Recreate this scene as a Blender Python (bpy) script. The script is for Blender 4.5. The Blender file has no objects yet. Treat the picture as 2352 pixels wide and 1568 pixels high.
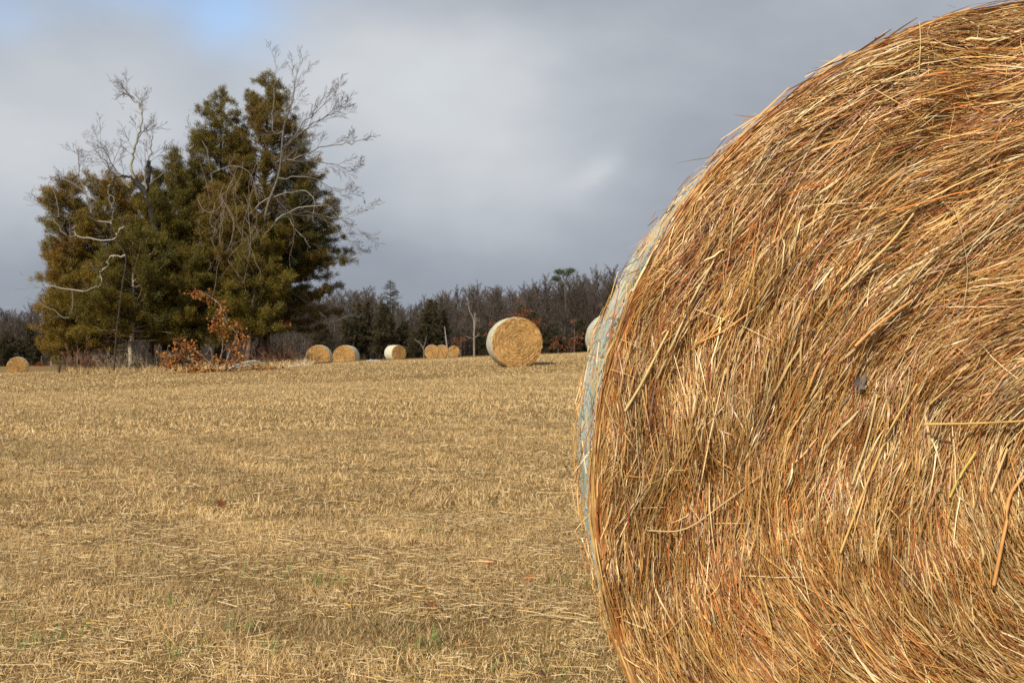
import bpy, math, random
import numpy as np
from mathutils import Vector, Matrix

random.seed(7)
RNG = np.random.default_rng(11)
SC = bpy.context.scene
COL = SC.collection
R_ = math.radians
CAM_H = 1.05
F = 2352.0                      # photograph measured on a 2352 pixel wide copy: focal length in those pixels
CX, HY = 1176.0, 800.0          # centre column and eye-level row

SUN_AZ, SUN_EL = R_(27), R_(37)                      # sun stands behind the camera, to its left
SUN_DIR = Vector((-math.sin(SUN_AZ)*math.cos(SUN_EL), -math.cos(SUN_AZ)*math.cos(SUN_EL), math.sin(SUN_EL)))

# ------------------------------------------------------------------ terrain
_dy = np.array([-60, 46, 52, 57, 62, 67, 75, 84, 100, 117, 140, 160, 220, 400, 1200.])
_dz = np.array([0, 0, .06, .20, .40, .60, .80, .98, 1.20, 1.42, 1.75, 2.1, 3.6, 8., 20.])
def ground_z(x, y):
    x = np.asarray(x, float); y = np.asarray(y, float)
    d = (np.interp(y-2, _dy, _dz)+np.interp(y, _dy, _dz)+np.interp(y+2, _dy, _dz))/3
    z = 0.0141*np.clip(y, -60, 400) + 0.0377*45*np.tanh(x/45) - d
    z = z + 0.012*np.sin(x*0.9+1.3)*np.sin(y*0.55+.4) + 0.02*np.sin(x*0.31+y*.22)*np.clip(y/20, 0, 1)
    return z
def gz(x, y): return float(ground_z(x, y))
def P(px, py, Y): return Vector(((px-CX)/F*Y, Y, CAM_H+(HY-py)/F*Y))
def G(px, py):
    Y = 2.0
    while Y < 90:
        p = P(px, py, Y)
        if p.z <= gz(p.x, Y): break
        Y *= 1.004
    p = P(px, py, Y); p.z = gz(p.x, p.y); return p
def on_ground(px, Y):
    x = (px-CX)/F*Y
    return Vector((x, Y, gz(x, Y)))

# ------------------------------------------------------------------ geometry collector
class Geo:
    def __init__(s): s.V = []; s.C = []; s.L = []; s.S = []; s.n = 0
    def add(s, V, faces, col):
        """V (n,3); faces (m,k) int; col (n,3) or (3,)"""
        V = np.asarray(V, np.float32).reshape(-1, 3)
        c = np.asarray(col, np.float32)
        if c.ndim == 1: c = np.repeat(c[None, :], len(V), 0)
        f = np.asarray(faces, np.int64)
        s.V.append(V); s.C.append(c); s.L.append((f+s.n).ravel()); s.S.append(np.full(len(f), f.shape[1], np.int64))
        s.n += len(V)
    def addp(s, V, polys, col):
        base = s.n
        V = np.asarray(V, np.float32).reshape(-1, 3)
        c = np.repeat(np.asarray(col, np.float32)[None, :], len(V), 0)
        s.V.append(V); s.C.append(c); s.n += len(V)
        for p in polys:
            s.L.append(np.asarray(p, np.int64)+base); s.S.append(np.array([len(p)]))
    def build(s, name, mat, parent=None, smooth=False, origin=None):
        V = np.concatenate(s.V); C = np.concatenate(s.C); L = np.concatenate(s.L); S = np.concatenate(s.S)
        if origin is not None: V = V-np.asarray(origin, np.float32)
        m = bpy.data.meshes.new(name)
        m.vertices.add(len(V)); m.vertices.foreach_set('co', V.ravel())
        m.loops.add(len(L)); m.loops.foreach_set('vertex_index', L.astype(np.int32))
        m.polygons.add(len(S))
        st = np.concatenate([[0], np.cumsum(S)[:-1]]).astype(np.int32)
        m.polygons.foreach_set('loop_start', st)
        if smooth: m.polygons.foreach_set('use_smooth', np.ones(len(S), bool))
        a = m.color_attributes.new('Col', 'FLOAT_COLOR', 'POINT')
        a.data.foreach_set('color', np.concatenate([C, np.ones((len(C), 1), np.float32)], 1).ravel())
        m.materials.append(mat)
        m.update(calc_edges=True); m.validate()
        o = bpy.data.objects.new(name, m); COL.objects.link(o)
        if parent is not None: o.parent = parent
        elif origin is not None: o.location = origin
        return o

def ribbons(g, Pts, Side, col, tip=0.0):
    """Pts (N,K,3), Side (N,K,3) half widths, col (N,3)"""
    N, K, _ = Pts.shape
    V = np.stack([Pts-Side, Pts+Side], 2).reshape(-1, 3)
    b = (np.arange(N)*K*2)[:, None]+(np.arange(K-1)*2)[None, :]
    f = np.stack([b, b+1, b+3, b+2], -1).reshape(-1, 4)
    g.add(V, f, np.repeat(col, K*2, 0))

def tubes(g, Pts, rad, sides, col):
    """Pts (N,K,3), rad (N,K), col (N,3)"""
    N, K, _ = Pts.shape
    T = np.gradient(Pts, axis=1)
    T /= np.linalg.norm(T, axis=2, keepdims=True)+1e-9
    ref = np.where(np.abs(T[:, :, 2:3]) > .9, np.array([1., 0, 0]), np.array([0, 0, 1.]))
    A = np.cross(T, ref); A /= np.linalg.norm(A, axis=2, keepdims=True)+1e-9
    B = np.cross(T, A)
    ang = np.arange(sides)/sides*2*math.pi
    V = Pts[:, :, None, :]+rad[:, :, None, None]*(np.cos(ang)[None, None, :, None]*A[:, :, None, :]+np.sin(ang)[None, None, :, None]*B[:, :, None, :])
    i = (np.arange(N)*K*sides)[:, None, None]+(np.arange(K-1)*sides)[None, :, None]
    j = np.arange(sides)[None, None, :]; j2 = (j+1) % sides
    f = np.stack([i+j, i+j2, i+sides+j2, i+sides+j], -1).reshape(-1, 4)
    g.add(V.reshape(-1, 3), f, np.repeat(col, K*sides, 0))

def tube(g, pts, radii, sides, col):
    pts = np.array([list(p) for p in pts], float)[None]; r = np.array(radii, float)[None]
    tubes(g, pts, r, sides, np.array(col, float)[None])

def smooth_path(pts, n):
    """Catmull-Rom resample"""
    p = np.array([list(q) for q in pts], float)
    p = np.vstack([2*p[0]-p[1], p, 2*p[-1]-p[-2]])
    out = []; m = len(p)-3
    for t in np.linspace(0, m-1e-6, n):
        i = int(t); u = t-i
        a, b, c, d = p[i:i+4]
        out.append(.5*((2*b)+(-a+c)*u+(2*a-5*b+4*c-d)*u*u+(-a+3*b-3*c+d)*u**3))
    return np.array(out)

class Noise:
    """cheap smooth noise: a sum of sines with random directions, about -1..1"""
    def __init__(s, seed, freq, dim=2, n=9):
        r = np.random.default_rng(seed)
        d = r.normal(size=(n, dim)); d /= np.linalg.norm(d, axis=1, keepdims=True)
        s.k = d*freq*r.uniform(.5, 1.7, (n, 1))*2*math.pi; s.p = r.uniform(0, 6.28, n); s.n = n
    def __call__(s, *xs):
        X = np.stack([np.asarray(x, float) for x in xs], -1)
        return np.sin(X@s.k.T+s.p).sum(-1)/math.sqrt(s.n)/1.1

# ------------------------------------------------------------------ materials
def new_mat(name):
    m = bpy.data.materials.new(name); m.use_nodes = True
    nt = m.node_tree; b = nt.nodes['Principled BSDF']
    return m, nt, b
def nd(nt, t, **kw):
    n = nt.nodes.new(t)
    for k, v in kw.items(): setattr(n, k, v)
    return n
def mat_attr(name, rough=.7, spec=.3, noise=0.0, nscale=30, trans=0.0, bump=0, bscale=60):
    m, nt, b = new_mat(name)
    a = nd(nt, 'ShaderNodeAttribute', attribute_name='Col')
    out = a.outputs['Color']
    tc = nd(nt, 'ShaderNodeTexCoord')
    if noise:
        n = nd(nt, 'ShaderNodeTexNoise'); n.inputs['Scale'].default_value = nscale; n.inputs['Detail'].default_value = 3
        nt.links.new(tc.outputs['Object'], n.inputs['Vector'])
        r = nd(nt, 'ShaderNodeMapRange'); r.inputs[1].default_value = .25; r.inputs[2].default_value = .75
        r.inputs[3].default_value = 1-noise; r.inputs[4].default_value = 1+noise
        nt.links.new(n.outputs['Fac'], r.inputs[0])
        mx = nd(nt, 'ShaderNodeMix', data_type='RGBA', blend_type='MULTIPLY'); mx.inputs[0].default_value = 1
        nt.links.new(out, mx.inputs[6]); nt.links.new(r.outputs[0], mx.inputs[7]); out = mx.outputs[2]
    nt.links.new(out, b.inputs['Base Color'])
    b.inputs['Roughness'].default_value = rough; b.inputs['Specular IOR Level'].default_value = spec
    if bump:
        n = nd(nt, 'ShaderNodeTexNoise'); n.inputs['Scale'].default_value = bscale; n.inputs['Detail'].default_value = 6
        nt.links.new(tc.outputs['Object'], n.inputs['Vector'])
        bp = nd(nt, 'ShaderNodeBump'); bp.inputs['Strength'].default_value = bump; bp.inputs['Distance'].default_value = .02
        nt.links.new(n.outputs['Fac'], bp.inputs['Height']); nt.links.new(bp.outputs[0], b.inputs['Normal'])
    if trans:
        t = nd(nt, 'ShaderNodeBsdfTranslucent'); nt.links.new(out, t.inputs['Color'])
        s = nd(nt, 'ShaderNodeMixShader'); s.inputs[0].default_value = trans
        o = nt.nodes['Material Output']
        nt.links.new(b.outputs[0], s.inputs[1]); nt.links.new(t.outputs[0], s.inputs[2]); nt.links.new(s.outputs[0], o.inputs[0])
    return m

M_STRAW = mat_attr('straw', .42, .45, noise=.18, nscale=45, trans=.08)
M_HAYCORE = mat_attr('packed_hay', .8, .2, noise=.6, nscale=90, bump=.8, bscale=120)
M_GRASS = mat_attr('dry_grass', .6, .3, trans=.15)
M_CEDAR = mat_attr('cedar_foliage', .65, .25, trans=.12)
M_BARK = mat_attr('bark', .85, .15, noise=.45, nscale=6, bump=.5, bscale=25)
M_TWIG = mat_attr('twigs', .8, .2)
M_LEAF = mat_attr('dead_leaves', .7, .12, trans=.15)
M_NET = mat_attr('net_wrap', .5, .4, trans=.15)

def mat_farhay():
    """hay of the distant bales: rings of straw"""
    m, nt, b = new_mat('ringed_hay')
    a = nd(nt, 'ShaderNodeAttribute', attribute_name='Col')
    tc = nd(nt, 'ShaderNodeTexCoord')
    n = nd(nt, 'ShaderNodeTexNoise'); n.inputs['Scale'].default_value = 9; n.inputs['Detail'].default_value = 6
    nt.links.new(tc.outputs['Object'], n.inputs['Vector'])
    r = nd(nt, 'ShaderNodeMapRange'); r.inputs[1].default_value = .3; r.inputs[2].default_value = .7
    r.inputs[3].default_value = .75; r.inputs[4].default_value = 1.2
    nt.links.new(n.outputs['Fac'], r.inputs[0])
    mx = nd(nt, 'ShaderNodeMix', data_type='RGBA', blend_type='MULTIPLY'); mx.inputs[0].default_value = 1
    nt.links.new(a.outputs['Color'], mx.inputs[6]); nt.links.new(r.outputs[0], mx.inputs[7])
    nt.links.new(mx.outputs[2], b.inputs['Base Color']); b.inputs['Roughness'].default_value = .75
    b.inputs['Specular IOR Level'].default_value = .2
    return m
M_FARHAY = mat_farhay()

def mat_ground():
    m, nt, b = new_mat('mown_field')
    tc = nd(nt, 'ShaderNodeTexCoord')
    def noise(sc, det, sx=1, sy=1):
        mp = nd(nt, 'ShaderNodeMapping'); mp.inputs['Scale'].default_value = (sx, sy, 1)
        nt.links.new(tc.outputs['Object'], mp.inputs[0])
        n = nd(nt, 'ShaderNodeTexNoise'); n.inputs['Scale'].default_value = sc; n.inputs['Detail'].default_value = det
        n.inputs['Roughness'].default_value = .65
        nt.links.new(mp.outputs[0], n.inputs['Vector']); return n.outputs['Fac']
    big = noise(.35, 4, .5, 1); mid = noise(2.2, 6); fine = noise(60, 5)
    def ramp(f, stops):
        r = nd(nt, 'ShaderNodeValToRGB'); e = r.color_ramp.elements
        e[0].position, e[0].color = stops[0][0], (*stops[0][1], 1); e[1].position, e[1].color = stops[-1][0], (*stops[-1][1], 1)
        for p, c in stops[1:-1]:
            k = e.new(p); k.color = (*c, 1)
        nt.links.new(f, r.inputs[0]); return r.outputs[0]
    c1 = ramp(mid, [(.3, (.14, .085, .032)), (.5, (.25, .16, .06)), (.68, (.38, .26, .11))])
    c2 = ramp(fine, [(.32, (.35, .3, .22)), (.55, (.95, .95, .95)), (.7, (1.25, 1.2, 1.1))])
    c3 = ramp(big, [(.36, (.84, .86, .78)), (.5, (1, 1, 1)), (.62, (1.08, 1.02, .92))])
    def mul(a, c):
        x = nd(nt, 'ShaderNodeMix', data_type='RGBA', blend_type='MULTIPLY'); x.inputs[0].default_value = 1
        nt.links.new(a, x.inputs[6]); nt.links.new(c, x.inputs[7]); return x.outputs[2]
    nt.links.new(mul(mul(c1, c2), c3), b.inputs['Base Color'])
    b.inputs['Roughness'].default_value = .9; b.inputs['Specular IOR Level'].default_value = .1
    bp = nd(nt, 'ShaderNodeBump'); bp.inputs['Strength'].default_value = .7; bp.inputs['Distance'].default_value = .03
    nt.links.new(fine, bp.inputs['Height']); nt.links.new(bp.outputs[0], b.inputs['Normal'])
    return m
M_GROUND = mat_ground()

def mat_farnet():
    """pale plastic net over hay: fine hoops with a slight green cast"""
    m, nt, b = new_mat('pale_net')
    tc = nd(nt, 'ShaderNodeTexCoord')
    mp = nd(nt, 'ShaderNodeMapping'); mp.inputs['Scale'].default_value = (6, 1.2, 6)
    nt.links.new(tc.outputs['Object'], mp.inputs[0])
    n = nd(nt, 'ShaderNodeTexNoise'); n.inputs['Scale'].default_value = 3; n.inputs['Detail'].default_value = 5
    nt.links.new(mp.outputs[0], n.inputs['Vector'])
    w = nd(nt, 'ShaderNodeTexWave', bands_direction='Y'); w.inputs['Scale'].default_value = 6; w.inputs['Distortion'].default_value = 2
    nt.links.new(tc.outputs['Object'], w.inputs['Vector'])
    r = nd(nt, 'ShaderNodeValToRGB'); e = r.color_ramp.elements
    e[0].position = .35; e[0].color = (.42, .35, .20, 1); e[1].position = .65; e[1].color = (.58, .54, .41, 1)
    nt.links.new(n.outputs['Fac'], r.inputs[0])
    mx = nd(nt, 'ShaderNodeMix', data_type='RGBA'); mx.inputs[7].default_value = (.46, .53, .43, 1)
    k = nd(nt, 'ShaderNodeMath', operation='MULTIPLY'); k.inputs[1].default_value = .45
    nt.links.new(w.outputs['Fac'], k.inputs[0]); nt.links.new(k.outputs[0], mx.inputs[0]); nt.links.new(r.outputs[0], mx.inputs[6])
    nt.links.new(mx.outputs[2], b.inputs['Base Color']); b.inputs['Roughness'].default_value = .6
    bp = nd(nt, 'ShaderNodeBump'); bp.inputs['Strength'].default_value = .5; bp.inputs['Distance'].default_value = .02
    nt.links.new(n.outputs['Fac'], bp.inputs['Height']); nt.links.new(bp.outputs[0], b.inputs['Normal'])
    return m
M_FARNET = mat_farnet()

# ------------------------------------------------------------------ tagging
def tag(o, label=None, cat=None, group=None, kind=None):
    if label: o['label'] = label
    if cat: o['category'] = cat
    if group: o['group'] = group
    if kind: o['kind'] = kind
    return o
def thing(name, label, cat, loc=(0, 0, 0), rotz=0, group=None):
    o = bpy.data.objects.new(name, None); COL.objects.link(o)
    o.empty_display_size = .3
    o.location = loc; o.rotation_euler = (0, 0, rotz)
    return tag(o, label, cat, group)
def dup(root, loc, rotz, label=None, scale=None):
    r = root.copy(); COL.objects.link(r); r.location = loc; r.rotation_euler = (0, 0, rotz)
    if scale: r.scale = scale
    if label: r['label'] = label
    for ch in list(root.children):
        c = ch.copy(); COL.objects.link(c); c.parent = r
        for q in list(ch.children):
            d = q.copy(); COL.objects.link(d); d.parent = c
    return r

# ================================================================== WORLD, SUN, CAMERA
def build_world():
    w = bpy.data.worlds.new('World'); SC.world = w; w.use_nodes = True
    nt = w.node_tree; bg = nt.nodes['Background']; bg.inputs[1].default_value = .1
    sky = nd(nt, 'ShaderNodeTexSky', sky_type='NISHITA'); sky.sun_disc = False
    sky.sun_elevation = SUN_EL; sky.sun_rotation = math.atan2(SUN_DIR.x, SUN_DIR.y)
    sky.altitude = 100
    tc = nd(nt, 'ShaderNodeTexCoord')
    sep = nd(nt, 'ShaderNodeSeparateXYZ'); nt.links.new(tc.outputs['Generated'], sep.inputs[0])
    def mth(op, a, b=None, c=None):
        n = nd(nt, 'ShaderNodeMath', operation=op)
        for i, v in enumerate((a, b, c)):
            if v is None: continue
            if isinstance(v, (int, float)): n.inputs[i].default_value = v
            else: nt.links.new(v, n.inputs[i])
        return n.outputs[0]
    X, Y, Z = sep.outputs
    yc = mth('MAXIMUM', Y, .12)
    u0 = mth('DIVIDE', X, yc); v0 = mth('DIVIDE', Z, yc)
    cmb = nd(nt, 'ShaderNodeCombineXYZ'); nt.links.new(u0, cmb.inputs[0]); nt.links.new(mth('MULTIPLY', v0, 1.7), cmb.inputs[1])
    def noise(scale, det, off):
        mp = nd(nt, 'ShaderNodeMapping'); mp.inputs['Location'].default_value = off
        nt.links.new(cmb.outputs[0], mp.inputs[0])
        n = nd(nt, 'ShaderNodeTexNoise'); n.inputs['Scale'].default_value = scale; n.inputs['Detail'].default_value = det
        n.inputs['Roughness'].default_value = .5
        nt.links.new(mp.outputs[0], n.inputs['Vector']); return n.outputs['Fac']
    nA, nB, nC = noise(3.2, 5, (0, 0, 0)), noise(3.2, 5, (5, 3, 1)), noise(2.2, 6, (9, 2, 4))
    u = mth('ADD', u0, mth('MULTIPLY', mth('SUBTRACT', nA, .5), .16))
    v = mth('ADD', v0, mth('MULTIPLY', mth('SUBTRACT', nB, .5), .12))
    def lobe(px, py, rx, ry, amp, rot=0):
        a = mth('SUBTRACT', u, (px-CX)/F); b = mth('SUBTRACT', v, (HY-py)/F)
        if rot:
            c, s = math.cos(rot), math.sin(rot)
            a, b = mth('ADD', mth('MULTIPLY', a, c), mth('MULTIPLY', b, s)), mth('SUBTRACT', mth('MULTIPLY', b, c), mth('MULTIPLY', a, s))
        a = mth('DIVIDE', a, rx/F); b = mth('DIVIDE', b, ry/F)
        d = mth('ADD', mth('MULTIPLY', a, a), mth('MULTIPLY', b, b))
        return mth('MULTIPLY', mth('EXPONENT', mth('MULTIPLY', d, -1)), amp)
    f = mth('ADD', mth('ADD', .43, mth('MULTIPLY', mth('SUBTRACT', nC, .5), .46)), mth('MULTIPLY', mth('SUBTRACT', noise(9, 6, (2, 7, 3)), .5), .26))
    for l in [(120, 330, 440, 280, .38), (1010, 270, 360, 270, .44), (1200, 300, 200, 200, .08), (700, 150, 230, 150, .18),
              (1385, 372, 75, 34, .20, R_(35)), (1290, 420, 120, 60, .10),
              (1750, 220, 480, 260, -.06), (1100, 690, 1700, 120, -.15), (0, 650, 330, 150, -.12),
              (1120, 0, 330, 90, -.14), (1750, 560, 300, 150, -.10)]:
        f = mth('ADD', f, lobe(*l))
    rp = nd(nt, 'ShaderNodeValToRGB'); e = rp.color_ramp.elements
    e[0].position = 0; e[0].color = (.20, .228, .262, 1); e[1].position = 1; e[1].color = (.60, .64, .665, 1)
    for p, c in ((.35, (.306, .338, .388)), (.62, (.44, .472, .515)), (.85, (.56, .585, .615))):
        k = e.new(p); k.color = (*c, 1)
    nt.links.new(f, rp.inputs[0])
    sc = nd(nt, 'ShaderNodeVectorMath', operation='SCALE'); sc.inputs['Scale'].default_value = 10
    nt.links.new(rp.outputs[0], sc.inputs[0])
    hole = mth('ADD', lobe(515, 55, 130, 70, .62), mth('ADD', lobe(420, -30, 330, 75, .5), lobe(0, 0, 70, 60, .3)))
    back = mth('MULTIPLY', mth('GREATER_THAN', 0.0, Y), .25)                      # broken cloud on the sun's side
    hole = mth('MINIMUM', mth('ADD', mth('MULTIPLY', hole, mth('GREATER_THAN', Y, 0.0)), back), .9)
    mx = nd(nt, 'ShaderNodeMix', data_type='RGBA')
    nt.links.new(hole, mx.inputs[0]); nt.links.new(sc.outputs[0], mx.inputs[6])
    skb = nd(nt, 'ShaderNodeVectorMath', operation='SCALE'); skb.inputs['Scale'].default_value = 2.0
    nt.links.new(sky.outputs[0], skb.inputs[0]); nt.links.new(skb.outputs[0], mx.inputs[7])
    nt.links.new(mx.outputs[2], bg.inputs[0])
build_world()

sl = bpy.data.lights.new('sun', 'SUN'); sl.energy = 5.0; sl.angle = R_(.5); sl.color = (1, .93, .82)
so = bpy.data.objects.new('sun', sl); COL.objects.link(so)
so.rotation_euler = (-SUN_DIR).to_track_quat('-Z', 'Y').to_euler(); so.location = (-20, -30, 40)

cam = bpy.data.cameras.new('camera'); cam.lens = 36; cam.sensor_width = 36; cam.clip_end = 3000; cam.clip_start = .05
co = bpy.data.objects.new('camera', cam); COL.objects.link(co); SC.camera = co
co.location = (0, 0, CAM_H); co.rotation_euler = (R_(90)+math.atan((HY-784)/F), 0, 0)
cam.dof.use_dof = True; cam.dof.focus_distance = 1.9; cam.dof.aperture_fstop = 20
SC.view_settings.view_transform = 'Standard'; SC.view_settings.look = 'None'
SC.cycles.use_denoising = False
SC.view_settings.exposure = .14; SC.view_settings.gamma = 1

# ================================================================== GROUND
def build_ground():
    g = Geo()
    xs = np.concatenate([np.linspace(-700, -70, 16), np.linspace(-65, 65, 131), np.linspace(70, 700, 16)])
    ys = np.concatenate([np.linspace(-200, -8, 10), np.linspace(-6, 130, 160), np.linspace(134, 900, 40)])
    X, Y = np.meshgrid(xs, ys)
    V = np.stack([X, Y, ground_z(X, Y)], -1).reshape(-1, 3)
    nx, ny = len(xs), len(ys)
    i = (np.arange(ny-1)*nx)[:, None]+np.arange(nx-1)[None, :]
    f = np.stack([i, i+1, i+nx+1, i+nx], -1).reshape(-1, 4)
    g.add(V, f, (.4, .3, .1))
    tag(g.build('ground', M_GROUND, smooth=True), kind='structure')
build_ground()

# ------------------------------------------------------------------ grass
NG1, NG2, NG3 = Noise(21, .9), Noise(22, .22), Noise(23, 3.0)
def grass_colors(x, y, n, rng):
    base = np.array([[.59, .42, .20], [.50, .33, .13], [.39, .235, .09], [.68, .52, .28], [.27, .145, .055], [.55, .345, .11]])
    pr = np.array([.28, .27, .16, .14, .09, .06])
    c = base[rng.choice(6, n, p=pr)]
    c = c*(1+.16*NG1(x, y)+.13*NG2(x*.3, y*1.5))[:, None]*rng.uniform(.75, 1.22, (n, 1))
    gr = (NG2(x+31, y*1.5) > .9) & (rng.random(n) < .07) | (rng.random(n) < .014)
    c[gr] = np.array([.16, .19, .05])*rng.uniform(.7, 1.3, (gr.sum(), 1))
    k = np.interp(y, [10, 30], [1, .35])[:, None]; mean = np.array([[.55, .39, .18]])*(1+.12*NG2(x*.15, y*.6))[:, None]
    return np.clip(mean+(c-mean)*k, .01, .9)

def wedge(n, y0, y1, rng, margin=1.2):
    """points in the strip of field the lens can see, uniform per square metre"""
    y = y0+(y1-y0)*rng.random(int(n*2.2)); x = rng.uniform(-1, 1, len(y))*(.52*y1+margin)
    k = np.abs(x) < .52*y+margin
    x, y = x[k][:n], y[k][:n]
    hid = (x > .11*y+.55) & (rng.random(len(x)) < .7)
    return x[~hid], y[~hid]

def blades(g, x, y, h, w, lean, rng, lift=0.0):
    n = len(x); az = rng.uniform(0, 2*math.pi, n); ln = lean*rng.random(n)**.55
    d = np.stack([np.cos(az), np.sin(az)], 1)
    z = ground_z(x, y)-.004+lift
    p0 = np.stack([x, y, z], 1)
    bend = ln[:, None]
    p1 = p0+np.concatenate([d*np.sin(bend*.7), np.cos(bend*.7)], 1)*(h*.55)[:, None]
    p2 = p1+np.concatenate([d*np.sin(bend*1.25), np.cos(bend*1.25)], 1)*(h*.5)[:, None]
    a2 = rng.uniform(0, 2*math.pi, n)
    s = np.stack([np.cos(a2), np.sin(a2), np.zeros(n)], 1)*(w*.5)[:, None]
    V = np.stack([p0-s, p0+s, p1-s*.8, p1+s*.8, p2], 1).reshape(-1, 3)
    b = np.arange(n)*5
    col = np.repeat(grass_colors(x, y, n, rng), 5, 0)
    base = g.n
    g.add(V, np.stack([b, b+1, b+3, b+2], 1), col)
    f = np.stack([b+2, b+3, b+4], 1)+base
    g.L.append(f.ravel()); g.S.append(np.full(n, 3))

def build_grass():
    rng = np.random.default_rng(5); g = Geo()
    def zone(n, y0, y1, hm, w0, w1, lean, tuft=0):
        x, y = wedge(n, y0, y1, rng)
        if tuft:                                              # a part of the blades stands in little tussocks
            m = int(len(x)*.4); c = rng.integers(0, len(x), m//38+1); j = rng.integers(0, len(c), m)
            x[:m] = x[c][j]+rng.normal(0, .022, m); y[:m] = y[c][j]+rng.normal(0, .022, m)
        k = rng.random(len(x)) < .85+.3*NG3(x, y)          # tussocks and thin spots
        x, y = x[k], y[k]
        h = hm*rng.lognormal(0, .38, len(x))*(1+.45*NG1(x*1.7, y*1.7))
        blades(g, x, y, np.clip(h, .012, hm*2.6), rng.uniform(w0, w1, len(x)), lean, rng)
    zone(560000, 2.4, 6, .030, .0014, .0034, 1.75, 1)
    zone(480000, 6, 12, .036, .0026, .0055, 1.7, 1)
    zone(400000, 12, 26, .042, .006, .012, 1.6)
    zone(340000, 26, 66, .034, .013, .028, 1.5)
    tag(g.build('dry_grass', M_GRASS), kind='stuff')
    # cut straw lying flat on the stubble
    g = Geo()
    def litter(n, y0, y1, wk, lk):
        x, y = wedge(n, y0, y1, rng)
        k = rng.random(len(x)) < .6+.35*NG1(x*.8+9, y*1.2)
        x, y = x[k], y[k]; m = len(x)
        az = rng.normal(0, 1.0, m)+np.where(rng.random(m) < .4, 1.57, 0)
        L = rng.lognormal(math.log(.055*lk), .6, m).clip(.02, .5)
        K = 4; t = np.linspace(-.5, .5, K)[None, :, None]
        d = np.stack([np.cos(az), np.sin(az), rng.normal(0, .10, m)], 1)
        nrm = np.stack([-np.sin(az), np.cos(az), np.zeros(m)], 1)
        c = np.stack([x, y, ground_z(x, y)+rng.uniform(.006, .03, m)], 1)
        cur = rng.normal(0, .12, m)[:, None, None]
        pts = c[:, None]+d[:, None]*L[:, None, None]*t+nrm[:, None]*cur*L[:, None, None]*(t*t*4-.3)
        w = (rng.uniform(.0009, .0024, m)*wk)[:, None, None]
        roll = rng.uniform(-.9, .9, m)[:, None, None]
        sd = (nrm[:, None]*np.cos(roll)+np.array([0, 0, 1.])*np.sin(roll))*w*np.ones((1, K, 1))
        pal = np.array([[.60, .43, .20], [.52, .35, .14], [.64, .49, .27], [.44, .27, .10], [.55, .35, .10]])
        col = pal[rng.choice(5, m, p=[.3, .28, .2, .12, .1])]*rng.uniform(.8, 1.15, (m, 1))
        ribbons(g, pts, sd, col)
    litter(70000, 2.4, 6, .75, .7); litter(44000, 6, 13, 1.1, .8); litter(9000, 13, 30, 2.4, 1.4)
    tag(g.build('straw_litter', M_STRAW), kind='stuff')
    # thin green shoots
    g = Geo()
    for px, py, n in [(735, 1345, 60), (390, 1400, 40), (560, 1450, 50), (985, 1225, 30), (1000, 1490, 30), (410, 1500, 40), (60, 1490, 60), (1290, 1345, 25),
                      (30, 1430, 30), (170, 1470, 25), (640, 1330, 20), (620, 1500, 40), (820, 1330, 20), (1230, 1540, 25), (560, 1140, 18), (330, 1290, 18)]:
        c = G(px, py)
        for _ in range(n):
            x = c.x+rng.normal(0, .06); y = c.y+rng.normal(0, .06); z = gz(x, y)
            a = rng.uniform(0, 6.28); L = rng.uniform(.03, .10); q = rng.uniform(.2, 1.2)
            d = np.array([math.cos(a)*math.sin(q), math.sin(a)*math.sin(q), math.cos(q)])
            p = np.array([[x, y, z], [x, y, z]+d*L*.5, [x, y, z]+d*L+np.array([0, 0, -.25*L*q])])
            s = np.array([-math.sin(a), math.cos(a), .2])*.0014
            ribbons(g, p[None], np.stack([s, s*.8, s*.15])[None], np.array([[.13, .20, .04]])*rng.uniform(.6, 1.5))
    tag(g.build('green_grass', M_GRASS), kind='stuff')
build_grass()

# ================================================================== HAY BALES
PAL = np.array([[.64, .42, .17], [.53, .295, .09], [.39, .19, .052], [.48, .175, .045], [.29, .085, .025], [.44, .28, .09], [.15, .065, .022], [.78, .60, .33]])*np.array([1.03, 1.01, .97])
def hay_relief(x, z, R, big):
    r = np.hypot(x, z); t = np.arctan2(z, x)
    q = 1 if big else .8
    b = .05*(r/R)**12                                               # the rim turns over backwards
    b = b+.007*q*np.sin((r*62+t*1.0)+1.2*REL1(x, z))*(r > .05)+.013*q*REL2(x, z)+.008*q*REL3(x, z)
    return b
REL1, REL2, REL3 = Noise(31, 1.6), Noise(32, 2.6), Noise(33, 7)
DIRN, COLN, COLN2, DIRN2 = Noise(34, 2.2), Noise(35, 4.0, 3), Noise(36, 3.0, 3), Noise(37, 6.0)

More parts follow.
